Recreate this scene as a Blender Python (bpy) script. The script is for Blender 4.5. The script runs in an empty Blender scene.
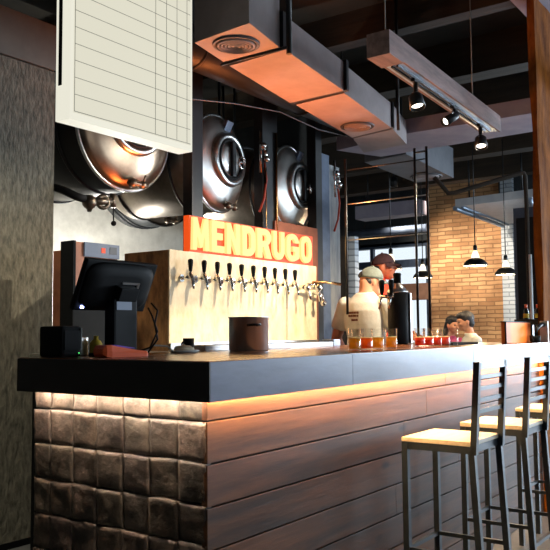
import bpy, bmesh, math, random
from mathutils import Vector, Matrix, noise
random.seed(7)
C = bpy.context.scene.collection
PI = math.pi
# ------------------------------------------------------------------ camera
cd = bpy.data.cameras.new('camera'); cam = bpy.data.objects.new('camera', cd); C.objects.link(cam)
cd.sensor_width = 36; cd.lens = 773.143/550*36; cd.clip_start = .05
_p, _r, _h = .0727651, -.00840007, .62045517
F = Vector((math.cos(_h)*math.cos(_p), math.sin(_h)*math.cos(_p), math.sin(_p)))
R0 = Vector((math.sin(_h), -math.cos(_h), 0)); U0 = R0.cross(F)
R = R0*math.cos(_r)+U0*math.sin(_r); U = -R0*math.sin(_r)+U0*math.cos(_r)
M = Matrix((R, U, -F)).transposed().to_4x4(); M.translation = Vector((-1.756037, -1.496954, 1.186809))
cam.matrix_world = M
bpy.context.scene.camera = cam
# ------------------------------------------------------------------ world, exposure, daylight
w = bpy.data.worlds.new('world'); bpy.context.scene.world = w; w.use_nodes = True
w.node_tree.nodes['Background'].inputs[0].default_value = (.86, .93, 1, 1)
w.node_tree.nodes['Background'].inputs[1].default_value = 1.15
vs = bpy.context.scene.view_settings
vs.view_transform = 'Standard'; vs.look = 'None'; vs.exposure = 0.0; vs.gamma = 1; vs.use_curve_mapping = False

def area(name, loc, to, sx, sy, power, col, spread=180):
    l = bpy.data.lights.new(name, 'AREA'); l.shape = 'RECTANGLE'; l.size = sx; l.size_y = sy
    l.energy = power; l.color = col; l.spread = math.radians(spread)
    o = bpy.data.objects.new(name, l); C.objects.link(o); o.location = loc
    o.rotation_euler = (Vector(to)-Vector(loc)).to_track_quat('-Z', 'Y').to_euler()
    return o
def spot(name, loc, to, power, col, ang=60, blend=.5, rad=.03):
    l = bpy.data.lights.new(name, 'SPOT'); l.energy = power; l.color = col; l.spot_size = math.radians(ang)
    l.spot_blend = blend; l.shadow_soft_size = rad
    o = bpy.data.objects.new(name, l); C.objects.link(o); o.location = loc
    o.rotation_euler = (Vector(to)-Vector(loc)).to_track_quat('-Z', 'Y').to_euler()
    return o
def point(name, loc, power, col, rad=.03):
    l = bpy.data.lights.new(name, 'POINT'); l.energy = power; l.color = col; l.shadow_soft_size = rad
    o = bpy.data.objects.new(name, l); C.objects.link(o); o.location = loc
    return o
# daylight through the street windows: the far gable (beyond the post) and the long side of the room
area('daylight_far_window', (10.15, -2.75, 1.65), (0, -2.4, .7), 4.1, 1.8, 480, (.72, .86, 1), 130)
area('daylight_side_window', (5.6, -4.85, 1.5), (5.2, 0, .6), 5.0, 1.8, 85, (.66, .85, 1), 130)
area('left_wall_fill', (-.9, -4.85, 1.6), (-.4, 0, 1.1), 2.8, 1.7, 3, (.95, .93, .85))  # unseen window light added to brighten the left partition

# ------------------------------------------------------------------ materials
def srgb(r, g, b):
    f = lambda c: (c/255/12.92) if c/255 <= .04045 else ((c/255+.055)/1.055)**2.4
    return (f(r), f(g), f(b), 1)
def pbr(name, c1, c2=None, scale=8, rough=.5, metal=0, bump=0, stretch=(1, 1, 1), detail=6, attr=False, rough2=None, lo=.35, hi=.65, spec=None):
    m = bpy.data.materials.new(name); m.use_nodes = True
    nt = m.node_tree; b = nt.nodes['Principled BSDF']
    b.inputs['Roughness'].default_value = rough; b.inputs['Metallic'].default_value = metal
    if spec is not None: b.inputs['Specular IOR Level'].default_value = spec
    b.inputs['Base Color'].default_value = c1
    if c2 is None: return m
    tc = nt.nodes.new('ShaderNodeTexCoord'); mp = nt.nodes.new('ShaderNodeMapping'); mp.inputs['Scale'].default_value = stretch
    nz = nt.nodes.new('ShaderNodeTexNoise'); nz.inputs['Scale'].default_value = scale; nz.inputs['Detail'].default_value = detail; nz.inputs['Roughness'].default_value = .62
    cr = nt.nodes.new('ShaderNodeValToRGB'); cr.color_ramp.elements[0].color = c1; cr.color_ramp.elements[1].color = c2
    cr.color_ramp.elements[0].position = lo; cr.color_ramp.elements[1].position = hi
    L = nt.links.new
    L(tc.outputs['Object'], mp.inputs[0]); L(mp.outputs[0], nz.inputs['Vector']); L(nz.outputs['Fac'], cr.inputs[0])
    col = cr.outputs[0]
    if attr:
        at = nt.nodes.new('ShaderNodeAttribute'); at.attribute_name = 'tone'
        ma = nt.nodes.new('ShaderNodeVectorMath'); ma.operation = 'MULTIPLY'
        L(col, ma.inputs[0]); L(at.outputs['Color'], ma.inputs[1]); col = ma.outputs[0]
        # every piece is cut from another stretch of wood
        ad = nt.nodes.new('ShaderNodeVectorMath'); ad.operation = 'MULTIPLY_ADD'; ad.inputs[1].default_value = (37, 17, 53)
        L(at.outputs['Color'], ad.inputs[0]); L(tc.outputs['Object'], ad.inputs[2]); L(ad.outputs[0], mp.inputs[0])
    L(col, b.inputs['Base Color'])
    if rough2 is not None:
        mr = nt.nodes.new('ShaderNodeMapRange'); mr.inputs['To Min'].default_value = rough; mr.inputs['To Max'].default_value = rough2
        L(nz.outputs['Fac'], mr.inputs[0]); L(mr.outputs[0], b.inputs['Roughness'])
    if bump:
        bp = nt.nodes.new('ShaderNodeBump'); bp.inputs['Strength'].default_value = bump; bp.inputs['Distance'].default_value = .02
        L(nz.outputs['Fac'], bp.inputs['Height']); L(bp.outputs[0], b.inputs['Normal'])
    return m
def emit(name, col, strength):
    m = bpy.data.materials.new(name); m.use_nodes = True; b = m.node_tree.nodes['Principled BSDF']
    b.inputs['Base Color'].default_value = (col[0]*.06, col[1]*.06, col[2]*.06, 1); b.inputs['Roughness'].default_value = .5; b.inputs['Specular IOR Level'].default_value = .2
    b.inputs['Emission Color'].default_value = col; b.inputs['Emission Strength'].default_value = strength
    return m
def glassy(name, tint=(1, 1, 1, 1), gloss=.12):
    m = bpy.data.materials.new(name); m.use_nodes = True; nt = m.node_tree; nt.nodes.clear()
    o = nt.nodes.new('ShaderNodeOutputMaterial'); mx = nt.nodes.new('ShaderNodeMixShader'); t = nt.nodes.new('ShaderNodeBsdfTransparent'); g = nt.nodes.new('ShaderNodeBsdfGlossy')
    lw = nt.nodes.new('ShaderNodeLayerWeight'); fr = nt.nodes.new('ShaderNodeMath'); fr.operation = 'MULTIPLY_ADD'; pw = nt.nodes.new('ShaderNodeMath'); pw.operation = 'POWER'; pw.inputs[1].default_value = 3.5; nt.links.new(lw.outputs['Facing'], pw.inputs[0]); nt.links.new(pw.outputs[0], fr.inputs[0]); fr.inputs[1].default_value = .55; fr.inputs[2].default_value = .04
    t.inputs[0].default_value = tint; g.inputs['Roughness'].default_value = .03
    nt.links.new(fr.outputs[0], mx.inputs[0]); nt.links.new(t.outputs[0], mx.inputs[1]); nt.links.new(g.outputs[0], mx.inputs[2]); nt.links.new(mx.outputs[0], o.inputs[0])
    return m
def bricks(name, c1, c2, mortar, sc=1.0, bump=.5, dirt=.55):
    m = bpy.data.materials.new(name); m.use_nodes = True; nt = m.node_tree; b = nt.nodes['Principled BSDF']; L = nt.links.new
    tc = nt.nodes.new('ShaderNodeTexCoord'); sx = nt.nodes.new('ShaderNodeSeparateXYZ'); mp = nt.nodes.new('ShaderNodeCombineXYZ'); L(tc.outputs['Object'], sx.inputs[0]); L(sx.outputs['Y'], mp.inputs[0]); L(sx.outputs['Z'], mp.inputs[1])
    br = nt.nodes.new('ShaderNodeTexBrick'); br.inputs['Color1'].default_value = c1; br.inputs['Color2'].default_value = c2; br.inputs['Mortar'].default_value = mortar
    br.inputs['Scale'].default_value = sc; br.inputs['Mortar Size'].default_value = .009; br.inputs['Brick Width'].default_value = .27; br.inputs['Row Height'].default_value = .066; br.inputs['Bias'].default_value = -.1
    nz = nt.nodes.new('ShaderNodeTexNoise'); nz.inputs['Scale'].default_value = 1.7; nz.inputs['Detail'].default_value = 8
    wob = nt.nodes.new('ShaderNodeTexNoise'); wob.inputs['Scale'].default_value = 5
    vm = nt.nodes.new('ShaderNodeVectorMath'); vm.operation = 'MULTIPLY_ADD'; vm.inputs[1].default_value = (.03, .03, .03)
    L(tc.outputs['Object'], wob.inputs['Vector']); L(wob.outputs['Color'], vm.inputs[0]); L(mp.outputs[0], vm.inputs[2]); L(vm.outputs[0], br.inputs['Vector'])
    L(tc.outputs['Object'], nz.inputs['Vector'])
    mx = nt.nodes.new('ShaderNodeMix'); mx.data_type = 'RGBA'; mx.blend_type = 'MULTIPLY'; mx.inputs[0].default_value = dirt
    cr = nt.nodes.new('ShaderNodeValToRGB'); cr.color_ramp.elements[0].position = .3; cr.color_ramp.elements[1].position = .6; cr.color_ramp.elements[0].color = (.25, .2, .16, 1)
    L(nz.outputs['Fac'], cr.inputs[0]); L(br.outputs['Color'], mx.inputs[6]); L(cr.outputs[0], mx.inputs[7]); L(mx.outputs[2], b.inputs['Base Color'])
    bp = nt.nodes.new('ShaderNodeBump'); bp.inputs['Strength'].default_value = bump; bp.inputs['Distance'].default_value = .015; bp.invert = True
    L(br.outputs['Fac'], bp.inputs['Height']); L(bp.outputs[0], b.inputs['Normal']); b.inputs['Roughness'].default_value = .85
    return m

MT = {}
MT['floor'] = pbr('polished_concrete', srgb(74, 76, 76), srgb(112, 113, 110), 3, .38, 0, .1, rough2=.6)
MT['ceiling'] = pbr('ceiling_dark', srgb(34, 34, 31), srgb(56, 52, 45), 1.4, .9, 0, .3)
MT['darkwall'] = pbr('dark_wall', srgb(34, 40, 44), srgb(52, 58, 62), 2, .8)
MT['panel'] = pbr('trowelled_panel', srgb(74, 72, 62), srgb(136, 131, 114), 40, .8, 0, .9, stretch=(1, 1, .36), detail=9, lo=.3, hi=.62)
MT['panel_smooth'] = pbr('smooth_panel', srgb(112, 110, 102), srgb(124, 122, 112), 6, .7, 0, .08)
MT['plaster'] = pbr('white_plaster', srgb(196, 193, 182), srgb(226, 223, 212), 5, .85, 0, .35, detail=9)
MT['brick'] = bricks('old_brick', srgb(228, 182, 132), srgb(178, 128, 86), srgb(158, 120, 84), dirt=.7)
MT['whitebrick'] = bricks('white_painted_brick', srgb(196, 206, 214), srgb(176, 188, 200), srgb(140, 150, 160), dirt=.25)
MT['concrete_grey'] = pbr('grey_board', srgb(128, 134, 138), srgb(170, 174, 174), 9, .75, 0, .3, stretch=(3, 3, .4))
MT['postwood'] = pbr('rough_rusty_post', srgb(92, 48, 14), srgb(150, 88, 34), 5, .95, 0, .8, stretch=(2, 2, .7), detail=10, spec=.1)
MT['beamwood'] = pbr('old_beam_wood', srgb(36, 29, 21), srgb(56, 45, 32), 4, .85, 0, .4, stretch=(3, .3, 3))
MT['blackmetal'] = pbr('black_metal', srgb(18, 20, 22), srgb(28, 30, 32), 12, .42, .2)
MT['bluesteel'] = pbr('blue_steel', srgb(72, 84, 104), srgb(96, 110, 132), 6, .45, .3)
MT['fascia'] = pbr('navy_painted_board', srgb(58, 60, 94), srgb(74, 78, 114), 7, .36, 0, .06, stretch=(.5, 1, 2), rough2=.46)
MT['endboard'] = pbr('charcoal_painted_board', srgb(40, 36, 36), srgb(50, 45, 44), 6, .5, 0, .05, stretch=(1, .5, 2))
MT['worktop'] = pbr('dark_worktop', srgb(104, 60, 34), srgb(128, 76, 42), 7, .2, 0, .02, stretch=(.4, 2, 1), rough2=.32)
MT['tile'] = pbr('hand_made_tile', srgb(40, 34, 30), srgb(96, 85, 75), 13, .55, 0, .55, detail=9, attr=True, rough2=.6)
MT['grout'] = pbr('dark_grout', srgb(22, 19, 17), srgb(32, 28, 25), 20, .9)
MT['plank'] = pbr('stained_plank', srgb(54, 33, 18), srgb(98, 62, 36), 6, .46, 0, .12, stretch=(.22, 3, 2.6), detail=8, spec=.3, attr=True, rough2=.56)
_nt = MT['plank'].node_tree; _b = _nt.nodes['Principled BSDF']; _src = _b.inputs['Base Color'].links[0].from_socket   # knots
_tc = _nt.nodes.new('ShaderNodeTexCoord'); _mp = _nt.nodes.new('ShaderNodeMapping'); _mp.inputs['Scale'].default_value = (2.2, 1, 5.5)
_vo = _nt.nodes.new('ShaderNodeTexVoronoi'); _vo.inputs['Scale'].default_value = 1.35; _cr = _nt.nodes.new('ShaderNodeValToRGB')
_cr.color_ramp.elements[0].position = .05; _cr.color_ramp.elements[0].color = (.22, .17, .14, 1); _cr.color_ramp.elements[1].position = .15; _cr.color_ramp.elements[1].color = (1, 1, 1, 1)
_mx = _nt.nodes.new('ShaderNodeVectorMath'); _mx.operation = 'MULTIPLY'
_nt.links.new(_tc.outputs['Object'], _mp.inputs[0]); _nt.links.new(_mp.outputs[0], _vo.inputs['Vector']); _nt.links.new(_vo.outputs['Distance'], _cr.inputs[0])
_nt.links.new(_src, _mx.inputs[0]); _nt.links.new(_cr.outputs[0], _mx.inputs[1]); _nt.links.new(_mx.outputs[0], _b.inputs['Base Color'])
MT['osb'] = pbr('birch_strand_board', srgb(206, 180, 138), srgb(232, 212, 176), 9, .6, 0, .12, stretch=(1.5, 1, .8), detail=8)
MT['osb_shaded'] = pbr('shaded_strand_board', srgb(96, 66, 36), srgb(176, 128, 76), 11, .65, 0, .3, stretch=(1, 1.4, .6), detail=9)  # same board as the front, the unlit side's shade put into the colour
MT['steel'] = pbr('brushed_steel', srgb(190, 190, 188), srgb(214, 214, 210), 30, .28, 1, .05, stretch=(.2, 1, 6))
MT['mirror'] = pbr('polished_steel', srgb(222, 218, 212), srgb(236, 232, 226), 5, .30, 1, .02, rough2=.42)
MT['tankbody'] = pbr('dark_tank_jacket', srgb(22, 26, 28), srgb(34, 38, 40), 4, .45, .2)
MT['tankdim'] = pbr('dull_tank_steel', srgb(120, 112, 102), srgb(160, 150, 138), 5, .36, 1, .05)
MT['chrome'] = pbr('chrome', srgb(225, 225, 222), None, rough=.12, metal=1)
MT['brass'] = pbr('warm_brass', srgb(186, 140, 88), None, rough=.25, metal=1)
MT['copperpaint'] = pbr('copper_panel', srgb(120, 72, 48), srgb(164, 104, 74), 6, .4, .3)
MT['blackplastic'] = pbr('black_plastic', srgb(15, 16, 17), srgb(20, 21, 22), 20, .62, spec=.12)
MT['gunmetal'] = pbr('dark_gunmetal', srgb(96, 88, 78), srgb(124, 114, 100), 9, .38, .9)
MT['potsteel'] = pbr('pot_steel', srgb(186, 192, 196), srgb(206, 212, 216), 5, .24, .9, 0, stretch=(6, 6, .2), rough2=.36)
MT['palepanel'] = pbr('pale_grey_panel', srgb(206, 210, 216), srgb(222, 226, 230), 5, .5)
MT['bronzesteel'] = pbr('bronze_tinted_steel', srgb(150, 126, 104), srgb(196, 172, 146), 3, .24, 1, .02, rough2=.4)
MT['rubber'] = pbr('black_rubber', srgb(18, 19, 20), None, rough=.7, spec=.25)
MT['duct'] = pbr('galvanised_duct', srgb(126, 116, 116), srgb(144, 134, 134), 4, .55, .15, .03)
MT['ductdark'] = pbr('dull_duct_side', srgb(64, 66, 72), srgb(82, 84, 90), 5, .55, .3, .05)
MT['lilac'] = pbr('pale_beam_paint', srgb(132, 126, 142), srgb(150, 144, 156), 5, .6)
MT['troughwood'] = pbr('purple_brown_wood', srgb(98, 74, 70), srgb(146, 116, 110), 6, .55, 0, .2, stretch=(.4, 3, 3))
MT['alu'] = pbr('blue_alu', srgb(170, 186, 206), srgb(190, 204, 220), 6, .3, .7)
MT['seat'] = pbr('pale_seat_wood', srgb(176, 160, 136), srgb(198, 182, 158), 8, .5, 0, .08, stretch=(.5, 4, 4))
MT['stool'] = pbr('blue_black_steel', srgb(30, 37, 44), srgb(42, 51, 60), 14, .36, .35)
MT['lightbox'] = emit('lit_acrylic', srgb(226, 222, 202), .96)
MT['lightframe'] = emit('lit_frame', srgb(234, 231, 214), 1.0)
MT['gridline'] = pbr('grey_print', srgb(140, 134, 116), None, rough=.6)
MT['led'] = emit('warm_led', (1, .62, .28, 1), 270)
MT['ledwhite'] = emit('soft_white_led', (1, .82, .64, 1), 150)
MT['signred'] = emit('orange_sign_acrylic', (1, .10, .012, 1), .85)
MT['letter'] = emit('cream_letter', (1, .84, .28, 1), 1.0)
MT['orange'] = pbr('orange_card', srgb(255, 126, 44), srgb(255, 136, 54), 8, .6)
MT['orangeplastic'] = pbr('orange_plastic', srgb(255, 104, 48), None, rough=.4)
MT['skin'] = pbr('skin', srgb(206, 142, 108), srgb(216, 154, 120), 18, .55)
MT['skin2'] = pbr('tanned_skin', srgb(190, 104, 70), srgb(200, 116, 80), 18, .55)
MT['whitecloth'] = pbr('white_cotton', srgb(226, 222, 208), srgb(238, 234, 222), 16, .9, 0, .2)
MT['redcloth'] = pbr('orange_red_cotton', srgb(222, 62, 30), srgb(232, 78, 40), 16, .9, 0, .2)
MT['pinkcloth'] = pbr('pink_floral_cotton', srgb(110, 24, 60), srgb(220, 84, 120), 60, .9, 0, .2)
MT['trousers'] = pbr('dark_trousers', srgb(34, 36, 44), srgb(44, 46, 54), 16, .9)
MT['capgrey'] = pbr('grey_green_cap', srgb(104, 112, 104), srgb(134, 141, 131), 20, .9, 0, .2)
MT['capdark'] = pbr('maroon_black_cap', srgb(58, 36, 40), srgb(74, 46, 50), 20, .9, 0, .2)
MT['hair'] = pbr('black_hair', srgb(24, 22, 24), srgb(44, 40, 42), 40, .5, 0, .4)
MT['print'] = pbr('brown_print', srgb(120, 70, 46), None, rough=.9)
MT['eye'] = pbr('eye', srgb(40, 28, 22), None, rough=.3)
MT['glass'] = glassy('clear_glass', (.985, .99, .99, 1))
MT['pane'] = glassy('window_glass', (.97, .99, 1, 1))
def beer_mat(name, col, tint):
    m = pbr(name, col, None, rough=.3); nt = m.node_tree; b = nt.nodes['Principled BSDF']; o = nt.nodes['Material Output']
    t = nt.nodes.new('ShaderNodeBsdfTransparent'); t.inputs[0].default_value = tint
    tr_ = nt.nodes.new('ShaderNodeBsdfTranslucent'); tr_.inputs[0].default_value = col
    a = nt.nodes.new('ShaderNodeMixShader'); a.inputs[0].default_value = .4; c = nt.nodes.new('ShaderNodeMixShader'); c.inputs[0].default_value = .38
    nt.links.new(b.outputs[0], a.inputs[1]); nt.links.new(tr_.outputs[0], a.inputs[2]); nt.links.new(a.outputs[0], c.inputs[1]); nt.links.new(t.outputs[0], c.inputs[2]); nt.links.new(c.outputs[0], o.inputs[0])
    return m
MT['amber'] = beer_mat('hazy_amber_beer', srgb(255, 190, 60), (1, .62, .14, 1))
MT['orangebeer'] = beer_mat('orange_beer', srgb(255, 136, 46), (1, .40, .10, 1))
MT['redbeer'] = beer_mat('red_beer', srgb(244, 84, 40), (.95, .22, .08, 1))
MT['foam'] = pbr('beer_foam', srgb(250, 226, 160), None, rough=.9)
MT['navyframe'] = pbr('navy_window_frame', srgb(34, 48, 66), srgb(46, 62, 84), 6, .5)
MT['umber'] = pbr('umber_board', srgb(92, 64, 52), srgb(112, 82, 66), 6, .7)
MT['bulb'] = emit('glowing_bulb', (1, .80, .50, 1), 9)
MT['frosted'] = emit('frosted_glow', (1, .84, .60, 1), 2.0)
MT['white'] = pbr('white_paint', srgb(222, 224, 222), None, rough=.5)
MT['spotlens'] = emit('spot_lens', (1, .90, .74, 1), 6)
MT['blueled'] = emit('blue_led', (.35, .45, 1, 1), 12)
MT['purplescreen'] = emit('purple_screen', (.10, .06, .28, 1), .6)
MT['redlamp'] = emit('red_indicator', (1, .12, .05, 1), .9)
MT['greenled'] = emit('green_led', (.1, 1, .2, 1), 1.5)
MT['bluepanel'] = pbr('slate_blue_panel', srgb(92, 104, 128), srgb(104, 116, 140), 6, .45)
MT['paper'] = pbr('paper', srgb(206, 190, 160), srgb(224, 208, 180), 20, .8, 0, .4)
MT['yellowlabel'] = pbr('yellow_label', srgb(206, 172, 40), None, rough=.6)
MT['cable'] = pbr('grey_cable', srgb(120, 118, 112), None, rough=.5)
MT['redhose'] = pbr('red_hose', srgb(176, 60, 36), None, rough=.5)
MT['greenglass'] = pbr('dark_bottle_glass', srgb(28, 34, 28), None, rough=.12)
MT['hazel'] = pbr('reddish_wall_board', srgb(120, 66, 44), srgb(146, 84, 56), 6, .7)

# ------------------------------------------------------------------ mesh collector
class MB:
    def __init__(s): s.bm = bmesh.new(); s.tones = {}
    def box(s, a, b, tone=None, bev=0):
        x0, y0, z0 = a; x1, y1, z1 = b
        v = [s.bm.verts.new(p) for p in ((x0, y0, z0), (x1, y0, z0), (x1, y1, z0), (x0, y1, z0), (x0, y0, z1), (x1, y0, z1), (x1, y1, z1), (x0, y1, z1))]
        fs = [s.bm.faces.new([v[i] for i in q]) for q in ((0, 3, 2, 1), (4, 5, 6, 7), (0, 1, 5, 4), (1, 2, 6, 5), (2, 3, 7, 6), (3, 0, 4, 7))]
        if bev:
            es = list({e for f in fs for e in f.edges})
            r = bmesh.ops.bevel(s.bm, geom=es, offset=bev, segments=2, affect='EDGES', profile=.7)
            fs = list({f for v_ in r['verts'] for f in v_.link_faces} | {f for f in fs if f.is_valid})
        if tone is not None:
            for f in fs: s.tones[f] = tone
        return s
    def obox(s, c, size, rz=0, ry=0, rx=0, bev=0):
        m = MB(); h = [q/2 for q in size]; m.box([-q for q in h], h, bev=bev)
        m.bm.transform(Matrix.Translation(c) @ Matrix.Rotation(rz, 4, 'Z') @ Matrix.Rotation(ry, 4, 'Y') @ Matrix.Rotation(rx, 4, 'X'))
        return s.add(m)
    def add(s, m):
        mp = {v: s.bm.verts.new(v.co) for v in m.bm.verts}
        for f in m.bm.faces:
            try:
                nf = s.bm.faces.new([mp[v] for v in f.verts]); nf.smooth = f.smooth
                if f in m.tones: s.tones[nf] = m.tones[f]
            except ValueError: pass
        m.bm.free(); return s
    def prism(s, quad, z0, z1):      # plan polygon (ccw), vertical sides
        n = len(quad); lo = [s.bm.verts.new((p[0], p[1], z0)) for p in quad]; hi = [s.bm.verts.new((p[0], p[1], z1)) for p in quad]
        s.bm.faces.new(lo[::-1]); s.bm.faces.new(hi)
        for i in range(n): s.bm.faces.new((lo[i], lo[(i+1) % n], hi[(i+1) % n], hi[i]))
        return s
    def rings(s, rings, cap=True, smooth=True):
        vr = [[s.bm.verts.new(p) for p in r] for r in rings]; n = len(vr[0])
        for a, b in zip(vr, vr[1:]):
            for i in range(n):
                f = s.bm.faces.new((a[i], a[(i+1) % n], b[(i+1) % n], b[i])); f.smooth = smooth
        if cap:
            s.bm.faces.new(vr[0][::-1]); s.bm.faces.new(vr[-1])
        return s
    def tube(s, pts, r, n=10, cap=True):
        pts = [Vector(p) for p in pts]; k = len(pts)
        rs = r if isinstance(r, (list, tuple)) else [r]*k
        t0 = (pts[1]-pts[0]).normalized(); up = Vector((0, 0, 1)) if abs(t0.z) < .9 else Vector((1, 0, 0))
        a = t0.cross(up).normalized(); out = []
        for i in range(k):
            t = (pts[min(i+1, k-1)]-pts[max(i-1, 0)]).normalized()
            a = (a-t*a.dot(t)).normalized(); b = t.cross(a)
            out.append([pts[i]+(a*math.cos(2*PI*j/n)+b*math.sin(2*PI*j/n))*rs[i] for j in range(n)])
        return s.rings(out, cap)
    def lathe(s, c, prof, n=24, axis=(0, 0, 1), cap=True, smooth=True):   # prof: (radius, height)
        ax = Vector(axis).normalized(); up = Vector((0, 0, 1)) if abs(ax.z) < .9 else Vector((1, 0, 0))
        a = ax.cross(up).normalized(); b = ax.cross(a); c = Vector(c)
        return s.rings([[c+ax*h+(a*math.cos(2*PI*j/n)+b*math.sin(2*PI*j/n))*max(r, 1e-4) for j in range(n)] for r, h in prof], cap, smooth)
    def ball(s, c, r, n=12):
        rx, ry, rz = r if isinstance(r, (tuple, list)) else (r, r, r)
        m = MB(); bmesh.ops.create_uvsphere(m.bm, u_segments=n*2, v_segments=n, radius=1)
        for f in m.bm.faces: f.smooth = True
        m.bm.transform(Matrix.Translation(c) @ Matrix.Diagonal((rx, ry, rz, 1))); return s.add(m)
    def torus(s, c, R_, r, axis=(0, 0, 1), n=28, k=8, sx=1, sz=1):
        ax = Vector(axis).normalized(); up = Vector((0, 0, 1)) if abs(ax.z) < .9 else Vector((1, 0, 0))
        a = ax.cross(up).normalized(); b = ax.cross(a); c = Vector(c)
        pr = [[s.bm.verts.new(c+(a*sx*math.cos(t)+b*sz*math.sin(t))*(R_+r*math.cos(q))+ax*r*math.sin(q)) for q in [2*PI*j/k for j in range(k)]] for t in [2*PI*i/n for i in range(n)]]
        for i in range(n):
            for j in range(k):
                f = s.bm.faces.new((pr[i][j], pr[(i+1) % n][j], pr[(i+1) % n][(j+1) % k], pr[i][(j+1) % k])); f.smooth = True
        return s
    def bend(s, M_): s.bm.transform(M_); return s
    def build(s, name, mat, parent=None, loc=None):
        bm = s.bm; bmesh.ops.recalc_face_normals(bm, faces=bm.faces)
        tn = None
        if s.tones:
            lay = bm.loops.layers.float_color.new('tone')
            for f in bm.faces:
                t = s.tones.get(f, (1, 1, 1))
                for l in f.loops: l[lay] = (*t, 1)
        org = Vector((0, 0, 0))
        if parent is not None:
            q = parent
            while q.parent is not None: q = q.parent
            org = q.location.copy()
        elif loc is not None: org = Vector(loc)
        if org.length: bm.transform(Matrix.Translation(-org))
        me = bpy.data.meshes.new(name); bm.to_mesh(me); bm.free(); me.materials.append(MT[mat])
        o = bpy.data.objects.new(name, me); C.objects.link(o)
        if parent is not None: o.parent = parent
        elif loc is not None: o.location = loc
        return o
def thing(name, label, cat, loc=(0, 0, 0), group=None):
    o = bpy.data.objects.new(name, None); C.objects.link(o); o.location = loc; o.empty_display_size = .05
    o['label'] = label; o['category'] = cat
    if group: o['group'] = group
    return o
def tag(o, label, cat, group=None):
    o['label'] = label; o['category'] = cat
    if group: o['group'] = group
    return o
def struct(o): o['kind'] = 'structure'; return o
def dup(root, loc, label, group=None):
    r = root.copy(); C.objects.link(r); r.location = loc; r['label'] = label
    if group: r['group'] = group
    for ch in list(root.children):
        c = ch.copy(); C.objects.link(c); c.parent = r
        for g in list(ch.children):
            d = g.copy(); C.objects.link(d); d.parent = c
    return r
def fuse(o, voxel, smooth=2):       # one continuous skin out of the collected volumes
    m = o.modifiers.new('r', 'REMESH'); m.mode = 'VOXEL'; m.voxel_size = voxel; m.use_smooth_shade = True
    if smooth:
        q = o.modifiers.new('s', 'SMOOTH'); q.iterations = smooth; q.factor = .5
    dg = bpy.context.evaluated_depsgraph_get(); dg.update()
    me = bpy.data.meshes.new_from_object(o.evaluated_get(dg)); old = o.data
    o.modifiers.clear(); mats = [x for x in old.materials]; o.data = me
    if not me.materials:
        for x in mats: me.materials.append(x)
    for p in me.polygons: p.use_smooth = True
    return o

# ================================================================== setting
struct(MB().box((-5, -5, -.1), (10.4, 6.6, 0)).build('floor', 'floor'))
struct(MB().box((-5, -5, 3.75), (10.4, 6.6, 3.85)).build('ceiling', 'ceiling'))
# far gable: brick pier of the wall, windows either side
wf = MB()
wf.box((10.3, 2.65, 0), (10.45, 3.93, 3.75)); struct(wf.build('wall_brick', 'brick'))
wf = MB(); wf.box((10.3, -.6, 0), (10.45, 2.46, 3.75)); wf.box((10.3, -5, 0), (10.45, -.6, .75)); wf.box((10.3, -5, 2.6), (10.45, -.6, 3.75)); wf.box((10.3, 3.93, 0), (10.45, 6.6, .95)); wf.box((10.3, 3.93, 2.66), (10.45, 6.6, 3.75)); wf.box((10.3, 5.75, .95), (10.45, 6.6, 2.66))
struct(wf.build('wall_far', 'darkwall'))
struct(MB().box((10.2, 2.46, 0), (10.45, 2.65, 3.75)).build('wall_white_pier', 'whitebrick'))
wn = struct(MB().box((10.32, 3.93, 2.27), (10.44, 5.75, 2.40)).box((10.30, 3.93, 2.62), (10.44, 5.75, 2.70)).box((10.32, 3.93, .95), (10.44, 4.0, 2.66)).box((10.32, 5.0, .95), (10.40, 5.06, 2.66)).build('window_1', 'navyframe'))
MB().box((10.30, 3.93, 1.70), (10.42, 5.75, 1.98)).build('transom', 'umber', wn)
MB().box((10.37, 3.95, .95), (10.378, 5.74, 2.66)).build('pane', 'pane', wn)
wn = struct(MB().box((10.32, -.7, .75), (10.42, -.6, 2.6)).box((10.32, -5, .75), (10.42, -4.9, 2.6)).box((10.32, -2.85, .75), (10.42, -2.75, 2.6)).build('window_2', 'navyframe'))
# long side wall with shop windows (behind and right of the camera)
ws = MB(); ws.box((-5, -5.15, 0), (10.4, -5, .6)); ws.box((-5, -5.15, 2.5), (10.4, -5, 3.75)); ws.box((-5, -5.15, .6), (-2.4, -5, 2.5)); ws.box((.6, -5.15, .6), (3, -5, 2.5)); ws.box((8.2, -5.15, .6), (10.4, -5, 2.5))
struct(ws.build('wall_side', 'darkwall'))
struct(MB().box((-5.15, -5, 0), (-5, 6.6, 3.75)).build('wall_near', 'darkwall'))
struct(MB().box((5.02, 6.45, 0), (10.4, 6.6, 3.75)).build('wall_rear', 'darkwall'))
struct(MB().box((-5, 4.1, 0), (5.02, 4.25, 3.75)).build('wall_back', 'plaster'))
struct(MB().box((4.90, 2.75, 0), (5.02, 4.1, 3.75)).build('wall_partition', 'darkwall'))
# trowelled partition left of the bar
wl = struct(MB().box((-5, 2.25, 0), (1.21, 2.40, 2.765)).build('wall_left', 'panel'))
struct(MB().box((-5, 2.245, 2.775), (1.21, 2.40, 3.052)).build('trim_1', 'panel_smooth'))
struct(MB().box((-5, 2.24, 0), (1.20, 2.25, .035)).build('baseboard_left', 'blackplastic'))
# timber joists under the ceiling, running across the room
for x, wd, z in ((1.1, .14, 3.5), (2.3, .14, 3.5), (3.6, .14, 3.5), (4.75, .22, 3.42), (5.9, .22, 3.42), (7.3, .22, 3.30), (8.7, .22, 3.30)):
    struct(MB().box((x-wd/2, -5, z), (x+wd/2, 6.4 if x > 4.4 else 4.1, 3.75)).build('beam', 'beamwood'))
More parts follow.
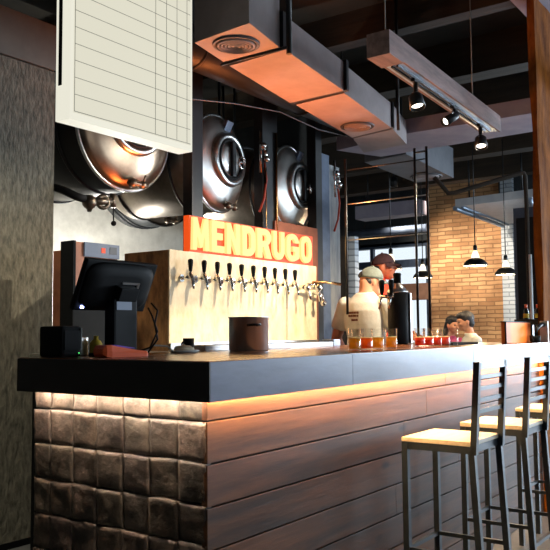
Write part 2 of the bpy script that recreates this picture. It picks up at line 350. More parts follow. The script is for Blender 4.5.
# rough post at the end of the bar
p = MB()
nz_ = 28
ring = []
for i in range(nz_+1):
    z = 3.75*i/nz_; row = []
    for j in range(32):
        a = j/32*4; k = int(a); t = a-k
        cs = [(0, 0), (1, 0), (1, 1), (0, 1)]; (u0, v0), (u1, v1) = cs[k], cs[(k+1) % 4]
        uu, vv = u0+(u1-u0)*t, v0+(v1-v0)*t
        x, y = 3.425+.42*uu, .028+.045*vv
        d = noise.noise((x*5, y*5, z*2.2))*.012
        row.append((x+(uu-.5)*d*2, y+(vv-.5)*d*2, z))
    ring.append(row)
p.rings(ring, smooth=False); struct(p.build('column_wood', 'postwood'))
struct(MB().box((5.17, 2.44, 0), (5.25, 2.535, 2.16)).build('column_brick', 'whitebrick'))
struct(MB().box((5.12, 2.535, 0), (5.168, 2.60, 2.16)).build('trim_2', 'beamwood'))
# posts right of the tap wall
struct(MB().box((3.75, 2.0, 0), (3.845, 2.09, 3.4)).build('column_black', 'blackmetal'))
struct(MB().box((3.845, 2.0, 0), (3.965, 2.09, 2.72)).build('column_steel', 'bluesteel'))
struct(MB().box((3.98, 2.02, 0), (4.17, 2.07, 2.65)).build('column_board', 'concrete_grey'))
struct(MB().box((3.12, 1.985, 0), (3.74, 2.0, 2.05)).build('wall_board', 'hazel'))

# ================================================================== bar counter
XE = 3.415
ct = thing('bar_counter', 'long L-fronted bar counter with navy fascia, plank front and glowing light strip', 'bar counter', (0, 0, 0))
MB().box((.004, .004, .999), (XE, .91, 1.1), bev=.004).build('worktop', 'worktop', ct)
for x0, x1 in ((0, .84), (.842, 2.08), (2.082, XE)):
    MB().box((x0, -.004, .979), (x1, .0035, 1.097), bev=.0012).build('fascia_panel', 'fascia', ct)
MB().box((-.004, -.004, .979), (.0035, .91, 1.097), bev=.0012).build('fascia_panel', 'endboard', ct)
MB().box((.092, .09, .0), (XE, .80, .999)).build('carcass', 'grout', ct)
# plank cladding
pk = MB(); zs = [0, .002, .128, .258, .389, .520, .651, .782, .913, .999]
for i in range(1, len(zs)-1):
    x = .07; first = True
    while x < XE-.01:
        L_ = random.uniform(1.0, 2.4); x1 = min(XE, x+L_)
        if XE-x1 < .4: x1 = XE
        t = random.uniform(.66, 1.22); tn = (t*random.uniform(.97, 1.05), t, t*random.uniform(.92, 1.06))
        pk.box((x, .068, zs[i]+.002), (x1-.0015, .09, zs[i+1]-.003), tone=tn, bev=.0025)
        x = x1
pk.build('plank_cladding', 'plank', ct)
# hand made tiles on the short end
tl = MB()
zr = [.0, .04, .163, .288, .413, .538, .662, .788, .912, .999]; yc = [.071, .191, .318, .439, .567, .692, .812, .905]
for i in range(len(zr)-1):
    for j in range(len(yc)-1):
        y0, y1, z0, z1 = yc[j]+.0012, yc[j+1]-.0012, zr[i]+.001, zr[i+1]-.003
        t = random.uniform(.72, 1.15); tn = (t*random.uniform(.96, 1.08), t, t*random.uniform(.9, 1.03))
        n = 9; V = []
        lean = random.uniform(.001, .006); base = random.uniform(-.002, .003); sk = random.uniform(-.003, .003); edge = random.uniform(-.004, .004)
        for a in range(n+1):
            for b in range(n+1):
                fy, fz = a/n, b/n
                y = y0+(y1-y0)*fy; z = z0+(z1-z0)*fz
                e = min(fy, 1-fy, fz, (1-fz)*1.0)*n
                d = .012+base+lean*fz+sk*(fy-.5)+.004*noise.noise((y*16+i*3, z*16, j*5))+.003*noise.noise((y*50, z*50, i+j))
                if e < 1: d -= .003*(1-e)
                zz = z+(.006*noise.noise((y*11, i*7.3, 3))+edge*.5)*(fz if fz > .5 else -fz*0)
                V.append(tl.bm.verts.new((.084-d, y, min(zz, .998))))
        for a in range(n):
            for b in range(n):
                f = tl.bm.faces.new([V[a*(n+1)+b], V[a*(n+1)+b+1], V[(a+1)*(n+1)+b+1], V[(a+1)*(n+1)+b]]); f.smooth = True; tl.tones[f] = tn
        # edges back to the grout
        bd = [V[a*(n+1)] for a in range(n+1)]+[V[n*(n+1)+b] for b in range(1, n+1)]+[V[a*(n+1)+n] for a in range(n-1, -1, -1)]+[V[b] for b in range(n-1, 0, -1)]
        bk = [tl.bm.verts.new((.092, v.co.y, v.co.z)) for v in bd]
        for q in range(len(bd)):
            f = tl.bm.faces.new((bd[q], bd[(q+1) % len(bd)], bk[(q+1) % len(bd)], bk[q])); tl.tones[f] = tn
tl.build('tile_cladding', 'tile', ct)
MB().box((.05, .036, .988), (XE-.01, .048, .998)).build('light_strip', 'led', ct)
MB().box((.026, .05, .988), (.038, .90, .998)).build('light_strip', 'ledwhite', ct)
# ================================================================== back bar
bb = thing('back_bar_cabinet', 'low back bar cabinet carrying the tap box behind the counter', 'cabinet', (.85, 1.45, 0))
MB().box((.87, 1.47, .0), (3.1, 1.975, 1.04)).build('body', 'blackplastic', bb)
MB().box((.85, 1.44, 1.04), (3.115, 1.98, 1.078), bev=.003).build('steel_top', 'steel', bb)
MB().box((.95, 1.445, .1), (1.6, 1.47, .95)).build('door', 'blackmetal', bb)
MB().box((1.62, 1.445, .1), (2.4, 1.47, .95)).build('door', 'blackmetal', bb)
MB().box((2.42, 1.445, .1), (3.0, 1.47, .95)).build('door', 'blackmetal', bb)
# tap box
tb = thing('tap_box', 'pale wooden tap box with a row of black-handled beer taps', 'beer tap box', (1.525, 1.6, 1.078))
MB().box((1.535, 1.61, 1.078), (3.10, 1.965, 1.658)).build('carcass', 'osb_shaded', tb)
MB().box((1.525, 1.6, 1.12), (3.11, 1.612, 1.666), bev=.002).build('front_panel', 'osb', tb)
MB().box((1.523, 1.612, 1.078), (1.536, 1.97, 1.665)).build('side_panel', 'osb_shaded', tb)
MB().box((1.535, 1.601, 1.654), (3.11, 1.97, 1.668)).build('top_panel', 'osb', tb)
MB().box((1.53, 1.592, 1.079), (3.11, 1.6, 1.124), bev=.002).build('splash_rail', 'steel', tb)
tx = [1.627, 1.749, 1.872, 1.990, 2.112, 2.236, 2.360, 2.477, 2.600, 2.719]
def beer_tap(x, k):
    z = 1.505
    b = MB().tube([(x, 1.600, z), (x, 1.594, z)], .022, 16)
    b.tube([(x, 1.596, z), (x, 1.535, z+.002)], .0105, 12)
    b.tube([(x, 1.545, z+.016), (x, 1.528, z+.014), (x, 1.515, z-.002), (x, 1.507, z-.045), (x, 1.505, z-.068)], [.013, .0155, .0145, .009, .008], 12)
    b.ball((x, 1.530, z+.022), .013, 8)
    b.tube([(x, 1.530, z+.024), (x, 1.528, z+.040)], .006, 8)
    t = b.build('tap', 'chrome', tb)
    h = MB().lathe((x, 1.528, z+.036), [(.007, 0), (.010, .006), (.0135, .03), (.0165, .055), (.0155, .068), (.009, .074), (.001, .075)], 14)
    h.build('handle', 'blackplastic', t)
for k, x in enumerate(tx): beer_tap(x, k)
# cluster of fittings on the right end of the tap box
b = MB().tube([(2.86, 1.6, 1.50), (2.86, 1.53, 1.50)], .016, 12).tube([(2.98, 1.6, 1.50), (2.98, 1.50, 1.51)], .018, 12).ball((2.86, 1.52, 1.495), .024, 8).ball((2.98, 1.50, 1.50), .028, 8)
b.tube([(2.86, 1.52, 1.49), (2.87, 1.50, 1.41)], .010).tube([(2.98, 1.50, 1.49), (2.985, 1.49, 1.40)], .011).tube([(2.86, 1.525, 1.52), (2.98, 1.505, 1.525)], .009).tube([(3.06, 1.6, 1.47), (3.07, 1.53, 1.45), (3.075, 1.52, 1.40)], .012).ball((3.075, 1.52, 1.39), .022, 8)
fm = b.build('tap_manifold', 'chrome', tb)
MB().tube([(2.90, 1.50, 1.535), (3.03, 1.47, 1.540), (3.20, 1.45, 1.532)], [.009, .010, .012], 10).build('lever', 'brass', fm)
# lit letter sign on the box
sg = thing('letter_sign', 'glowing orange letter sign with cream capitals on top of the tap box', 'sign', (1.675, 1.62, 1.668))
MB().box((1.716, 1.62, 1.668), (3.095, 1.665, 1.894), bev=.004).build('sign_box', 'signred', sg)
def arc(cx, cy, rx, ry, a0, a1, n=10): return [(cx+rx*math.cos(math.radians(a0+(a1-a0)*i/n)), cy+ry*math.sin(math.radians(a0+(a1-a0)*i/n))) for i in range(n+1)]
G = {
 'M': [[(0, 0), (.04, 1), (.27, 1), (.5, .46), (.73, 1), (.96, 1), (1, 0), (.76, 0), (.74, .52), (.57, .08), (.43, .08), (.26, .52), (.24, 0)]],
 'E': [[(0, 0), (0, 1), (1, 1), (1, .80), (.40, .80), (.40, .61), (.88, .61), (.88, .41), (.40, .41), (.40, .20), (1, .20), (1, 0)]],
 'N': [[(0, 0), (0, 1), (.30, 1), (.69, .42), (.69, 1), (1, 1), (1, 0), (.70, 0), (.31, .58), (.31, 0)]],
 'D': [[(0, 0), (0, 1)]+arc(.5, .68, .5, .32, 90, 0)+arc(.5, .32, .5, .32, 0, -90), [(.34, .21)]+[(.34, .79)]+arc(.46, .66, .20, .13, 90, 0, 5)+arc(.46, .34, .20, .13, 0, -90, 5)],
 'R': [[(0, 0), (0, 1)]+arc(.55, .72, .43, .28, 90, -62)+[(1.02, 0), (.64, 0), (.44, .38), (.34, .38), (.34, 0)], [(.34, .57), (.34, .81)]+arc(.5, .69, .16, .12, 90, -90, 6)],
 'U': [[(0, 1), (0, .34)]+arc(.5, .34, .5, .34, 180, 360)+[(1, .34), (1, 1), (.69, 1), (.69, .36)]+arc(.5, .36, .19, .17, 0, -180, 6)+[(.31, 1)]],
 'G': [arc(.5, .66, .5, .34, 5, 180)+arc(.5, .34, .5, .34, 180, 300)+[(1, .12), (1, .54), (.54, .54), (.54, .37), (.69, .37), (.69, .26)]+arc(.5, .32, .19, .14, 330, 180, 6)+arc(.5, .68, .19, .14, 180, 5, 6)],
 'O': [arc(.5, .66, .5, .34, 0, 180)+arc(.5, .34, .5, .34, 180, 360), arc(.5, .64, .20, .17, 0, 180, 8)+arc(.5, .36, .20, .17, 180, 360, 8)],
}
def letter(ch, x0, x1, z0, z1, yf, depth):
    cu = bpy.data.curves.new('l', 'CURVE'); cu.dimensions = '2D'; cu.fill_mode = 'BOTH'; cu.extrude = depth/2; cu.bevel_depth = .0015
    for lp in G[ch]:
        s = cu.splines.new('POLY'); s.points.add(len(lp)-1); s.use_cyclic_u = True
        for q, (a, b_) in zip(s.points, lp): q.co = (x0+(x1-x0)*a, z0+(z1-z0)*b_, 0, 1)
    o = bpy.data.objects.new('l', cu); C.objects.link(o)
    dg = bpy.context.evaluated_depsgraph_get(); me = bpy.data.meshes.new_from_object(o.evaluated_get(dg)); bpy.data.objects.remove(o)
    m = MB(); m.bm.from_mesh(me)
    m.bm.transform(Matrix.Translation((0, yf-depth/2, 0)) @ Matrix.Rotation(PI/2, 4, 'X'))
    return m.build('letter', 'letter', sg)
for ch, x0, x1 in zip('MENDRUGO', (1.699, 1.878, 2.030, 2.195, 2.362, 2.550, 2.712, 2.900), (1.866, 2.016, 2.180, 2.350, 2.538, 2.698, 2.886, 3.058)):
    f_ = lambda x: 1.724+(x-1.699)*.981
    letter(ch, f_(x0)+.006, f_(x1)-.006, 1.686, 1.882, 1.6195, .018)
# the sign's own glow, up and out of its top and face
area('sign_glow_up', (2.35, 1.60, 1.93), (2.1, 1.2, 2.9), 1.5, .12, 24, (1, .24, .06), 140)
area('sign_glow_front', (2.39, 1.585, 1.78), (2.39, 0, 1.66), 1.4, .18, 6, (1, .50, .18))

# ================================================================== serving tanks
struct(MB().box((2.172, 2.0, 0), (2.285, 2.085, 3.6), bev=.004).build('column_rack', 'blackmetal'))
cc = struct(MB().box((2.985, 2.0, 0), (3.185, 2.085, 3.6), bev=.004).build('column_streaked', 'blackmetal'))
MB().tube([(3.01, 1.988, 1.7), (3.01, 1.988, 2.45)], .006, 8).build('copper_streak', 'brass', cc)  # brass tubes stand in for coppery reflections on the dark column
MB().tube([(3.15, 1.988, 1.7), (3.15, 1.988, 2.75)], .010, 8).build('copper_streak', 'brass', cc)
def tank(x, z, label, y=2.2, r=.385, length=.86, dish='mirror', door=True, band='steel', rot=0, body='tankbody'):
    t = thing('serving_tank', label, 'beer tank', (x, y, z-r), 'horizontal serving tanks')
    MB().lathe((x, y+.02, z), [(r-.006, 0), (r, .006), (r, length-.1), (r*.9, length-.04), (r*.6, length-.005), (.01, length)], 48, (0, 1, 0)).build('body', body, t)
    t.rotation_euler = (0, 0, rot)
    pr = [(.001, -.10), (r*.25, -.097), (r*.5, -.085), (r*.75, -.062), (r*.92, -.032), (r*.985, -.008), (r, .02)]
    MB().lathe((x, y, z), pr, 48, (0, 1, 0), cap=False).build('dished_end', dish, t)
    MB().torus((x, y+.005, z), r+.002, .012, (0, 1, 0), 48).build('rim', band, t)
    if door:
        dz = .02; dx = .01; yy = y-.085
        d = MB().torus((x+dx, yy-.004, z+dz), .180, .030, (0, 1, 0), 40, 10, sx=1.12, sz=.98).build('manway_collar', 'steel', t)
        MB().torus((x+dx, yy-.022, z+dz), .148, .013, (0, 1, 0), 36, 8, sx=1.12, sz=.98).build('gasket', 'rubber', d)
        m = MB()
        pr = [[(x+dx+1.12*rr*math.cos(a), yy-h, z+dz+.98*rr*math.sin(a)) for a in [2*PI*i/32 for i in range(32)]] for rr, h in ((.134, .002), (.128, .016), (.09, .026), (.03, .030))]
        dr = m.rings(pr).build('manway_door', dish, t)
        MB().box((x+dx-.024, yy-.055, z+dz-.13), (x+dx+.024, yy-.03, z+dz+.135), bev=.006).build('clamp_bar', 'blackmetal', dr)
        MB().torus((x+dx+.055, yy-.085, z+dz-.02), .045, .007, (0, 1, 0), 24, 6).tube([(x+dx+.055, yy-.03, z+dz-.02), (x+dx+.055, yy-.09, z+dz-.02)], .008).tube([(x+dx+.01, yy-.085, z+dz-.02), (x+dx+.10, yy-.085, z+dz-.02)], .005, 6).build('handwheel', 'chrome', dr)
        MB().obox((x+dx+.01, yy+.02, z+dz+.25), (.09, .03, .11), rx=.45, bev=.004).build('data_plate', 'bluesteel', t)
    # drain valve under the dish
    m = MB().tube([(x+.02, y-.05, z-r+.06), (x+.02, y-.10, z-r+.035)], .022).tube([(x-.06, y-.10, z-r+.03), (x+.10, y-.10, z-r+.03)], .018).ball((x-.03, y-.10, z-r+.03), .030, 8).ball((x+.06, y-.10, z-r+.03), .028, 8).tube([(x+.06, y-.10, z-r+.03), (x+.06, y-.13, z-r+.09)], .007)
    m.build('drain_valve', 'gunmetal', t)
    for q in (.2, length-.15):
        MB().torus((x, y+q, z), r+.004, .010, (0, 1, 0), 40, 6).tube([(x, y+q, z+r), (x, y+q, 3.75)], .014, 8).build('hanger_strap', 'blackmetal', t)
    return t
tank(1.74, 2.515, 'shiny serving tank half hidden by the hanging lightbox, black body visible', r=.40, dish='bronzesteel')
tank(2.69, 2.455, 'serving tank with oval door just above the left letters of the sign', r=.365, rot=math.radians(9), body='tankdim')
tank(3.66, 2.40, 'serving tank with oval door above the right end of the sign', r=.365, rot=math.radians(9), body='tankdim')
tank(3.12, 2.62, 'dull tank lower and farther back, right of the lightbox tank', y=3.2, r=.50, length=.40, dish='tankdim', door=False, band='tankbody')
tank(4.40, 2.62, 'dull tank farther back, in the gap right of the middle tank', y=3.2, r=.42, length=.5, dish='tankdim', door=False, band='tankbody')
# hose with couplings hanging under the first tank
hs = thing('transfer_hose', 'black hose with dark couplings hanging under the leftmost tank', 'hose', (1.3, 2.2, 2.0))
MB().tube([(1.235, 2.52, 1.70), (1.225, 2.50, 1.95), (1.22, 2.36, 2.10), (1.26, 2.22, 2.045), (1.32, 2.17, 2.01), (1.37, 2.15, 2.0)], .026, 10).build('hose', 'rubber', hs)
cp = MB().ball((1.40, 2.15, 1.985), .046, 8).tube([(1.40, 2.15, 1.985), (1.40, 2.15, 1.925)], [.034, .012]).tube([(1.42, 2.14, 1.99), (1.55, 2.13, 2.01)], .026).torus((1.49, 2.13, 1.995), .036, .014, (.3, 1, 0)).tube([(1.57, 2.13, 2.06), (1.575, 2.13, 1.97)], .018)
cp = cp.build('coupling', 'gunmetal', hs)
MB().tube([(1.575, 2.13, 2.0), (1.58, 2.13, 1.88)], .0045, 6).ball((1.58, 2.13, 1.872), .017, 8).build('pull_knob', 'rubber', cp)
# sight-glass risers with red hoses beside the tanks
for x, z, lb in ((3.03, 2.46, 'valve riser with red hose right of the middle tank'), (4.18, 2.42, 'valve riser with red hose right of the far tank')):
    vr = thing('valve_riser', lb, 'valve', (x, 2.0, z-.4), 'valve risers beside the tanks')
    xx = x-.04 if x < 3.5 else x-.09
    MB().tube([(xx, 2.02, z-.05), (xx, 2.02, z+.28)], .014).tube([(xx+.03, 2.0, z+.05), (xx+.03, 2.0, z+.16)], .02).ball((xx+.03, 1.99, z+.06), .028, 8).ball((xx, 2.0, z+.16), .03, 8).build('valve_body', 'chrome', vr)
    MB().tube([(xx+.02, 2.0, z+.03), (xx+.03, 1.99, z-.1), (xx, 1.99, z-.25), (xx-.05, 2.0, z-.36)], .009).build('hose', 'redhose', vr)
# unseen lamp added behind the tap box to brighten the plaster wall
wl_ = thing('added_lamp', 'added unseen bracket lamp brightening the plaster wall behind the tap box', 'lamp', (2.95, 4.1, 1.4))
MB().lathe((2.95, 4.1, 1.4), [(.06, 0), (.06, .02), (.012, .03)], 20, (0, -1, 0)).tube([(2.95, 4.09, 1.4), (2.95, 3.55, 1.4)], .012).build('arm', 'blackmetal', wl_)
MB().ball((2.95, 3.52, 1.42), .04, 12).build('bulb', 'bulb', wl_)
point('added_lamp_glow', (2.95, 3.46, 1.46), 72, (1, .97, .90), .05)

# ================================================================== things on the counter and back bar
mc = thing('bar_machine', 'copper-fronted bar machine with slate control strip behind the till screen', 'bar machine', (.91, 1.7, 1.078))
MB().box((.912, 1.703, 1.40), (1.218, 1.80, 1.668), bev=.004).build('body', 'copperpaint', mc)
MB().box((.912, 1.72, 1.078), (1.218, 1.80, 1.40), bev=.004).build('base', 'blackplastic', mc)
MB().box((.905, 1.698, 1.078), (.9115, 1.802, 1.672)).box((.9115, 1.697, 1.078), (.920, 1.7025, 1.672)).build('corner_trim', 'blackplastic', mc)
cpn = MB().box((.975, 1.692, 1.592), (1.222, 1.7025, 1.67), bev=.002).build('control_strip', 'bluepanel', mc)
MB().box((1.09, 1.690, 1.618), (1.118, 1.6925, 1.646)).build('indicator', 'redlamp', cpn)
MB().box((1.15, 1.690, 1.615), (1.20, 1.6925, 1.655)).build('switch', 'ductdark', cpn)
cb = thing('copper_cabinet', 'tall copper-coloured box beside the bar machine, against the trowelled partition', 'cabinet', (1.0, 1.86, 1.078))
MB().box((.99, 1.85, 1.078), (1.20, 1.97, 1.64), bev=.006).build('body', 'copperpaint', cb)
MB().box((.995, 1.846, 1.36), (1.195, 1.851, 1.366)).build('door_seam', 'blackplastic', cb)

# till screen (seen from behind)
mo = thing('till_monitor', 'black till screen on a thick stand, seen from its back', 'monitor', (.25, .66, 1.1))
mt = Matrix.Translation((.236, .662, 1.362)) @ Matrix.Rotation(math.radians(24), 4, 'X')
b = MB().box((-.17, -.012, -.098), (.178, .012, .098), bev=.006)
rg = []
for k, (sx, sz, y) in enumerate(((.168, .094, -.010), (.160, .088, -.022), (.135, .070, -.032), (.10, .05, -.036))):
    pts = []
    for j in range(32):
        a = 2*PI*j/32; c_, s_ = math.cos(a), math.sin(a); q = (abs(c_)**5+abs(s_)**5)**(-1/5)
        pts.append((.004+sx*c_*q, y, sz*s_*q))
    rg.append(pts)
b.rings(rg); b.bend(mt); sh = b.build('housing', 'blackplastic', mo)
MB().box((-.155, .0121, -.085), (.163, .0128, .085)).bend(mt).build('screen', 'rubber', sh)
MB().box((-.142, -.018, -.088), (-.13, -.0125, -.076)).bend(mt).build('status_light', 'blueled', sh)
MB().box((-.0, -.040, .020), (.085, -.035, .028)).box((.075, -.040, .004), (.085, -.035, .022)).bend(mt).build('carry_handle', 'steel', sh)
st = MB().box((.19, .612, 1.108), (.305, .665, 1.31), bev=.008).obox((.25, .625, 1.335), (.09, .06, .05), rx=math.radians(24), bev=.004).build('stand', 'blackplastic', mo)
MB().box((.18, .635, 1.1), (.335, .74, 1.112), bev=.004).build('foot', 'blackplastic', mo)
MB().box((.2, .610, 1.27), (.275, .6125, 1.3)).build('label_plate', 'bluepanel', st)
MB().tube([(.385, .62, 1.30), (.40, .60, 1.27), (.37, .585, 1.22), (.40, .60, 1.16), (.39, .64, 1.11)], .004, 6).tube([(.375, .625, 1.28), (.36, .59, 1.25), (.385, .585, 1.19), (.36, .60, 1.13), (.35, .66, 1.113)], .004, 6).build('cable', 'rubber', mo)
pr = thing('receipt_printer', 'squat black receipt printer at the left end of the counter', 'printer', (.11, .79, 1.1))
MB().box((.064, .745, 1.1), (.152, .875, 1.213), bev=.012).build('body', 'blackplastic', pr)
MB().box((.072, .741, 1.125), (.146, .746, 1.195), bev=.002).build('front_cover', 'rubber', pr)
MB().box((.148, .7405, 1.13), (.151, .746, 1.205)).build('edge_strip', 'steel', pr)
MB().box((.138, .741, 1.112), (.1415, .7455, 1.1155)).build('status_light', 'greenled', pr)
cr = thing('card_reader', 'orange card reader with purple screen lying on the counter', 'card reader', (.19, .57, 1.1))
rg = []
for t, hw, z0, z1 in ((0, .024, .012, .030), (.06, .032, .002, .042), (.16, .034, 0, .044), (.3, .034, 0, .038), (.75, .034, 0, .024), (.96, .033, 0, .020), (1, .030, .003, .016)):
    x = .095+.185*t; y = .590-.03*t
    rg.append([(x, y-hw, 1.1+z0), (x, y-hw*1.02, 1.1+(z0+z1)/2), (x, y-hw*.9, 1.1+z1), (x, y+hw*.9, 1.1+z1), (x, y+hw*1.02, 1.1+(z0+z1)/2), (x, y+hw, 1.1+z0)])
MB().rings(rg, smooth=False).build('body', 'orangeplastic', cr)
v = MB(); f = [v.bm.verts.new(q) for q in ((.150, .553, 1.1415), (.225, .541, 1.1300), (.225, .593, 1.1300), (.150, .605, 1.1415))]
q2 = [v.bm.verts.new(p_.co+Vector((0, 0, .002))) for p_ in f]; v.bm.faces.new(q2); v.bm.faces.new(f[::-1])
for k in range(4): v.bm.faces.new((f[k], f[(k+1) % 4], q2[(k+1) % 4], q2[k]))
v.build('screen', 'purplescreen', cr)
# clutter behind the screen
tag(MB().lathe((.27, .80, 1.1), [(.022, 0), (.024, .005), (.024, .045), (.018, .056), (.009, .062), (.009, .075)], 20).build('sauce_bottle', 'yellowlabel', None, (.27, .80, 1.1)), 'small yellow bottle tucked behind the till screen stand', 'bottle')
tag(MB().obox((.215, .84, 1.135), (.07, .05, .07), rz=.3, bev=.004).build('card_box', 'steel', None, (.215, .84, 1.1)), 'small silver box tucked behind the till screen', 'box')
# crumpled napkin dish and cable
v = MB().lathe((.66, .70, 1.1), [(.001, .002), (.05, 0), (.062, .006), (.066, .012), (.06, .010), (.001, .007)], 24)
dsh = thing('napkin_dish', 'low dish holding a crumpled paper napkin by the steel tray', 'dish', (.66, .70, 1.1)); v.build('dish', 'white', dsh)
v = MB().ball((.66, .70, 1.116), (.048, .04, .016), 10)
for vv in v.bm.verts: vv.co += Vector((0, 0, 1))*noise.noise(vv.co*60)*.008
v.build('napkin', 'paper', dsh)
tag(MB().tube([(.42, .70, 1.107), (.50, .72, 1.135), (.57, .71, 1.13), (.585, .69, 1.108)], .004, 8).build('cable', 'cable', None, (.5, .7, 1.104)), 'pale cable arching over the counter beside the till stand', 'cable')
mg = thing('black_mug', 'small black cup at the foot of the tap box', 'cup', (.80, .80, 1.1))
MB().lathe((.80, .80, 1.1), [(.02, 0), (.023, .005), (.025, .06), (.022, .06), (.02, .008), (.001, .008)], 24).build('body', 'blackplastic', mg)
MB().torus((.772, .80, 1.13), .016, .004, (0, 1, 0), 20).build('handle', 'blackplastic', mg)
# steel tray
tryt = thing('drip_tray', 'long low stainless drip tray on the back edge of the counter', 'tray', (1.3, .84, 1.1))
MB().box((.88, .775, 1.1), (1.98, .90, 1.126), bev=.003).build('body', 'steel', tryt)
MB().box((.90, .79, 1.1262), (1.96, .89, 1.1275)).build('grille', 'ductdark', tryt)
tag(MB().box((2.03, .80, 1.1), (2.10, .88, 1.138), bev=.004).build('napkin_holder', 'alu', None, (2.06, .84, 1.1)), 'small pale metal napkin holder just right of the drip tray', 'napkin holder')
# stock pot
pt = thing('stock_pot', 'deep polished steel pot on the counter below the taps', 'pot', (1.05, .66, 1.1))
MB().lathe((1.05, .66, 1.1), [(.001, 0), (.084, 0), (.09, .006), (.09, .146), (.0935, .149), (.0935, .152), (.087, .151), (.086, .010), (.001, .008)], 56, cap=False).build('body', 'potsteel', pt)
MB().tube([(1.008, .583, 1.215), (.996, .556, 1.218), (.982, .549, 1.217), (.962, .566, 1.217), (.964, .600, 1.215)], .006, 10).build('handle', 'blackmetal', pt)
MB().tube([(1.09, .74, 1.215), (1.10, .765, 1.217), (1.12, .768, 1.217), (1.138, .752, 1.217), (1.133, .722, 1.215)], .006, 10).build('handle', 'blackmetal', pt)

pt.location = (1.02, .635, 1.1)

# beer glasses
def beer_glass(x, y, beer, label, group, r=.0285, h=.096, fill=.55, empty=False):
    t = thing('beer_glass', label, 'beer glass', (x, y, 1.1), group)
    MB().lathe((x, y, 1.1), [(.001, 0), (r*.9, 0), (r*.94, .003), (r, h), (r-.0018, h), (r*.9, .007), (.001, .006)], 28, cap=False).build('tumbler', 'glass', t)
    if not empty:
        MB().lathe((x, y, 1.1), [(.001, .0075), (r*.88, .0078), (r*.93, h*fill), (.001, h*fill)], 28, cap=False).build('beer', beer, t)
        MB().lathe((x, y, 1.1), [(.001, h*fill+.0003), (r*.92, h*fill+.0003), (r*.925, h*fill+.004), (.001, h*fill+.005)], 28, cap=False).build('foam', 'foam', t)
    return t
for x, b_, lb in ((1.213, 'amber', 'glass of hazy yellow beer, nearest the pot of the four pale ones'), (1.321, 'orangebeer', 'glass of orange beer between two yellow ones'), (1.430, 'amber', 'glass of yellow beer third from the pot'), (1.565, 'amber', 'glass of yellow beer beside the tall dark dispenser')):
    beer_glass(x, .2, b_, lb, 'glasses of pale beer on the counter')
beer_glass(1.392, .285, 'orangebeer', 'glass of orange beer standing behind the row of yellow ones', 'glasses of pale beer on the counter')
for x, lb in ((1.966, 'first glass of red beer right of the tall dark dispenser'), (2.071, 'second glass of red beer counting from the dispenser'), (2.181, 'third glass of red beer counting from the dispenser'), (2.288, 'last glass of red beer, next to the empty one')):
    beer_glass(x, .24, 'redbeer', lb, 'glasses of red beer on the counter', fill=.5)
beer_glass(2.41, .24, None, 'empty clear glass at the right end of the red beers', 'glasses of red beer on the counter', empty=True)

# tall dark dispenser with two taps on its side
dp = thing('tap_dispenser', 'tall dark drinks dispenser with silver shoulder and two black-handled taps', 'drinks dispenser', (2.68, .72, 1.1))
MB().lathe((2.68, .72, 1.1), [(.001, 0), (.060, 0), (.064, .006), (.064, .33), (.001, .33)], 24, cap=False).build('body', 'rubber', dp)
MB().lathe((2.68, .72, 1.1), [(.066, .322), (.066, .334), (.044, .362), (.028, .376), (.026, .384)], 24).build('shoulder', 'steel', dp)
MB().lathe((2.68, .72, 1.484), [(.024, 0), (.024, .05), (.026, .052), (.026, .06), (.020, .066), (.001, .068)], 20).build('neck', 'blackplastic', dp)
MB().box((2.722, .652, 1.105), (2.742, .676, 1.425), bev=.004).build('side_rail', 'steel', dp)
arm_ = MB().tube([(2.62, .75, 1.395), (2.595, .75, 1.400)], .014, 12).tube([(2.59, .70, 1.40), (2.59, .80, 1.40)], .012)
for y in (.715, .78): arm_.tube([(2.59, y, 1.40), (2.57, y, 1.385), (2.55, y+.003, 1.32)], .008)
arm_ = arm_.build('tap_arm', 'chrome', dp)
for y in (.715, .78):
    MB().lathe((2.585, y, 1.41), [(.006, 0), (.011, .01), (.016, .055), (.017, .085), (.010, .094), (.001, .095)], 14).build('handle', 'blackplastic', arm_)

# right end of the counter
tag(MB().box((2.45, .26, 1.1), (2.84, .44, 1.112), bev=.003).build('bar_mat', 'rubber', None, (2.65, .35, 1.1)), 'flat black rubber bar mat beyond the glasses', 'bar mat')
ob = thing('menu_box', 'orange panel with dark rim standing at the right end of the counter', 'box', (3.1, .16, 1.1))
MB().box((2.885, .10, 1.1), (3.36, .13, 1.232), bev=.003).build('body', 'orange', ob)
MB().box((2.881, .097, 1.230), (3.364, .133, 1.236)).box((2.880, .097, 1.1), (2.8845, .105, 1.233)).build('rim', 'blackplastic', ob)
bk = thing('end_bracket', 'white upright plate with a black curved arm at the bar end', 'bracket', (3.37, .1, 1.1))
MB().box((3.392, -.002, 1.1), (3.412, .05, 1.24), bev=.002).build('plate', 'white', bk)
MB().tube([(3.393, .03, 1.215), (3.34, .03, 1.212), (3.285, .035, 1.19), (3.265, .04, 1.165)], [.016, .013, .011, .008], 10).build('arm', 'blackmetal', bk)
cu_ = thing('espresso_cup', 'small dark cup in front of the orange panel', 'cup', (3.29, .05, 1.1))
MB().lathe((3.29, .05, 1.1), [(.001, 0), (.024, 0), (.032, .01), (.035, .046), (.032, .046), (.028, .01), (.001, .008)], 24, cap=False).build('body', 'blackplastic', cu_)
MB().torus((3.243, .05, 1.125), .013, .004, (0, 1, 0), 16, 6).build('handle', 'blackplastic', cu_)

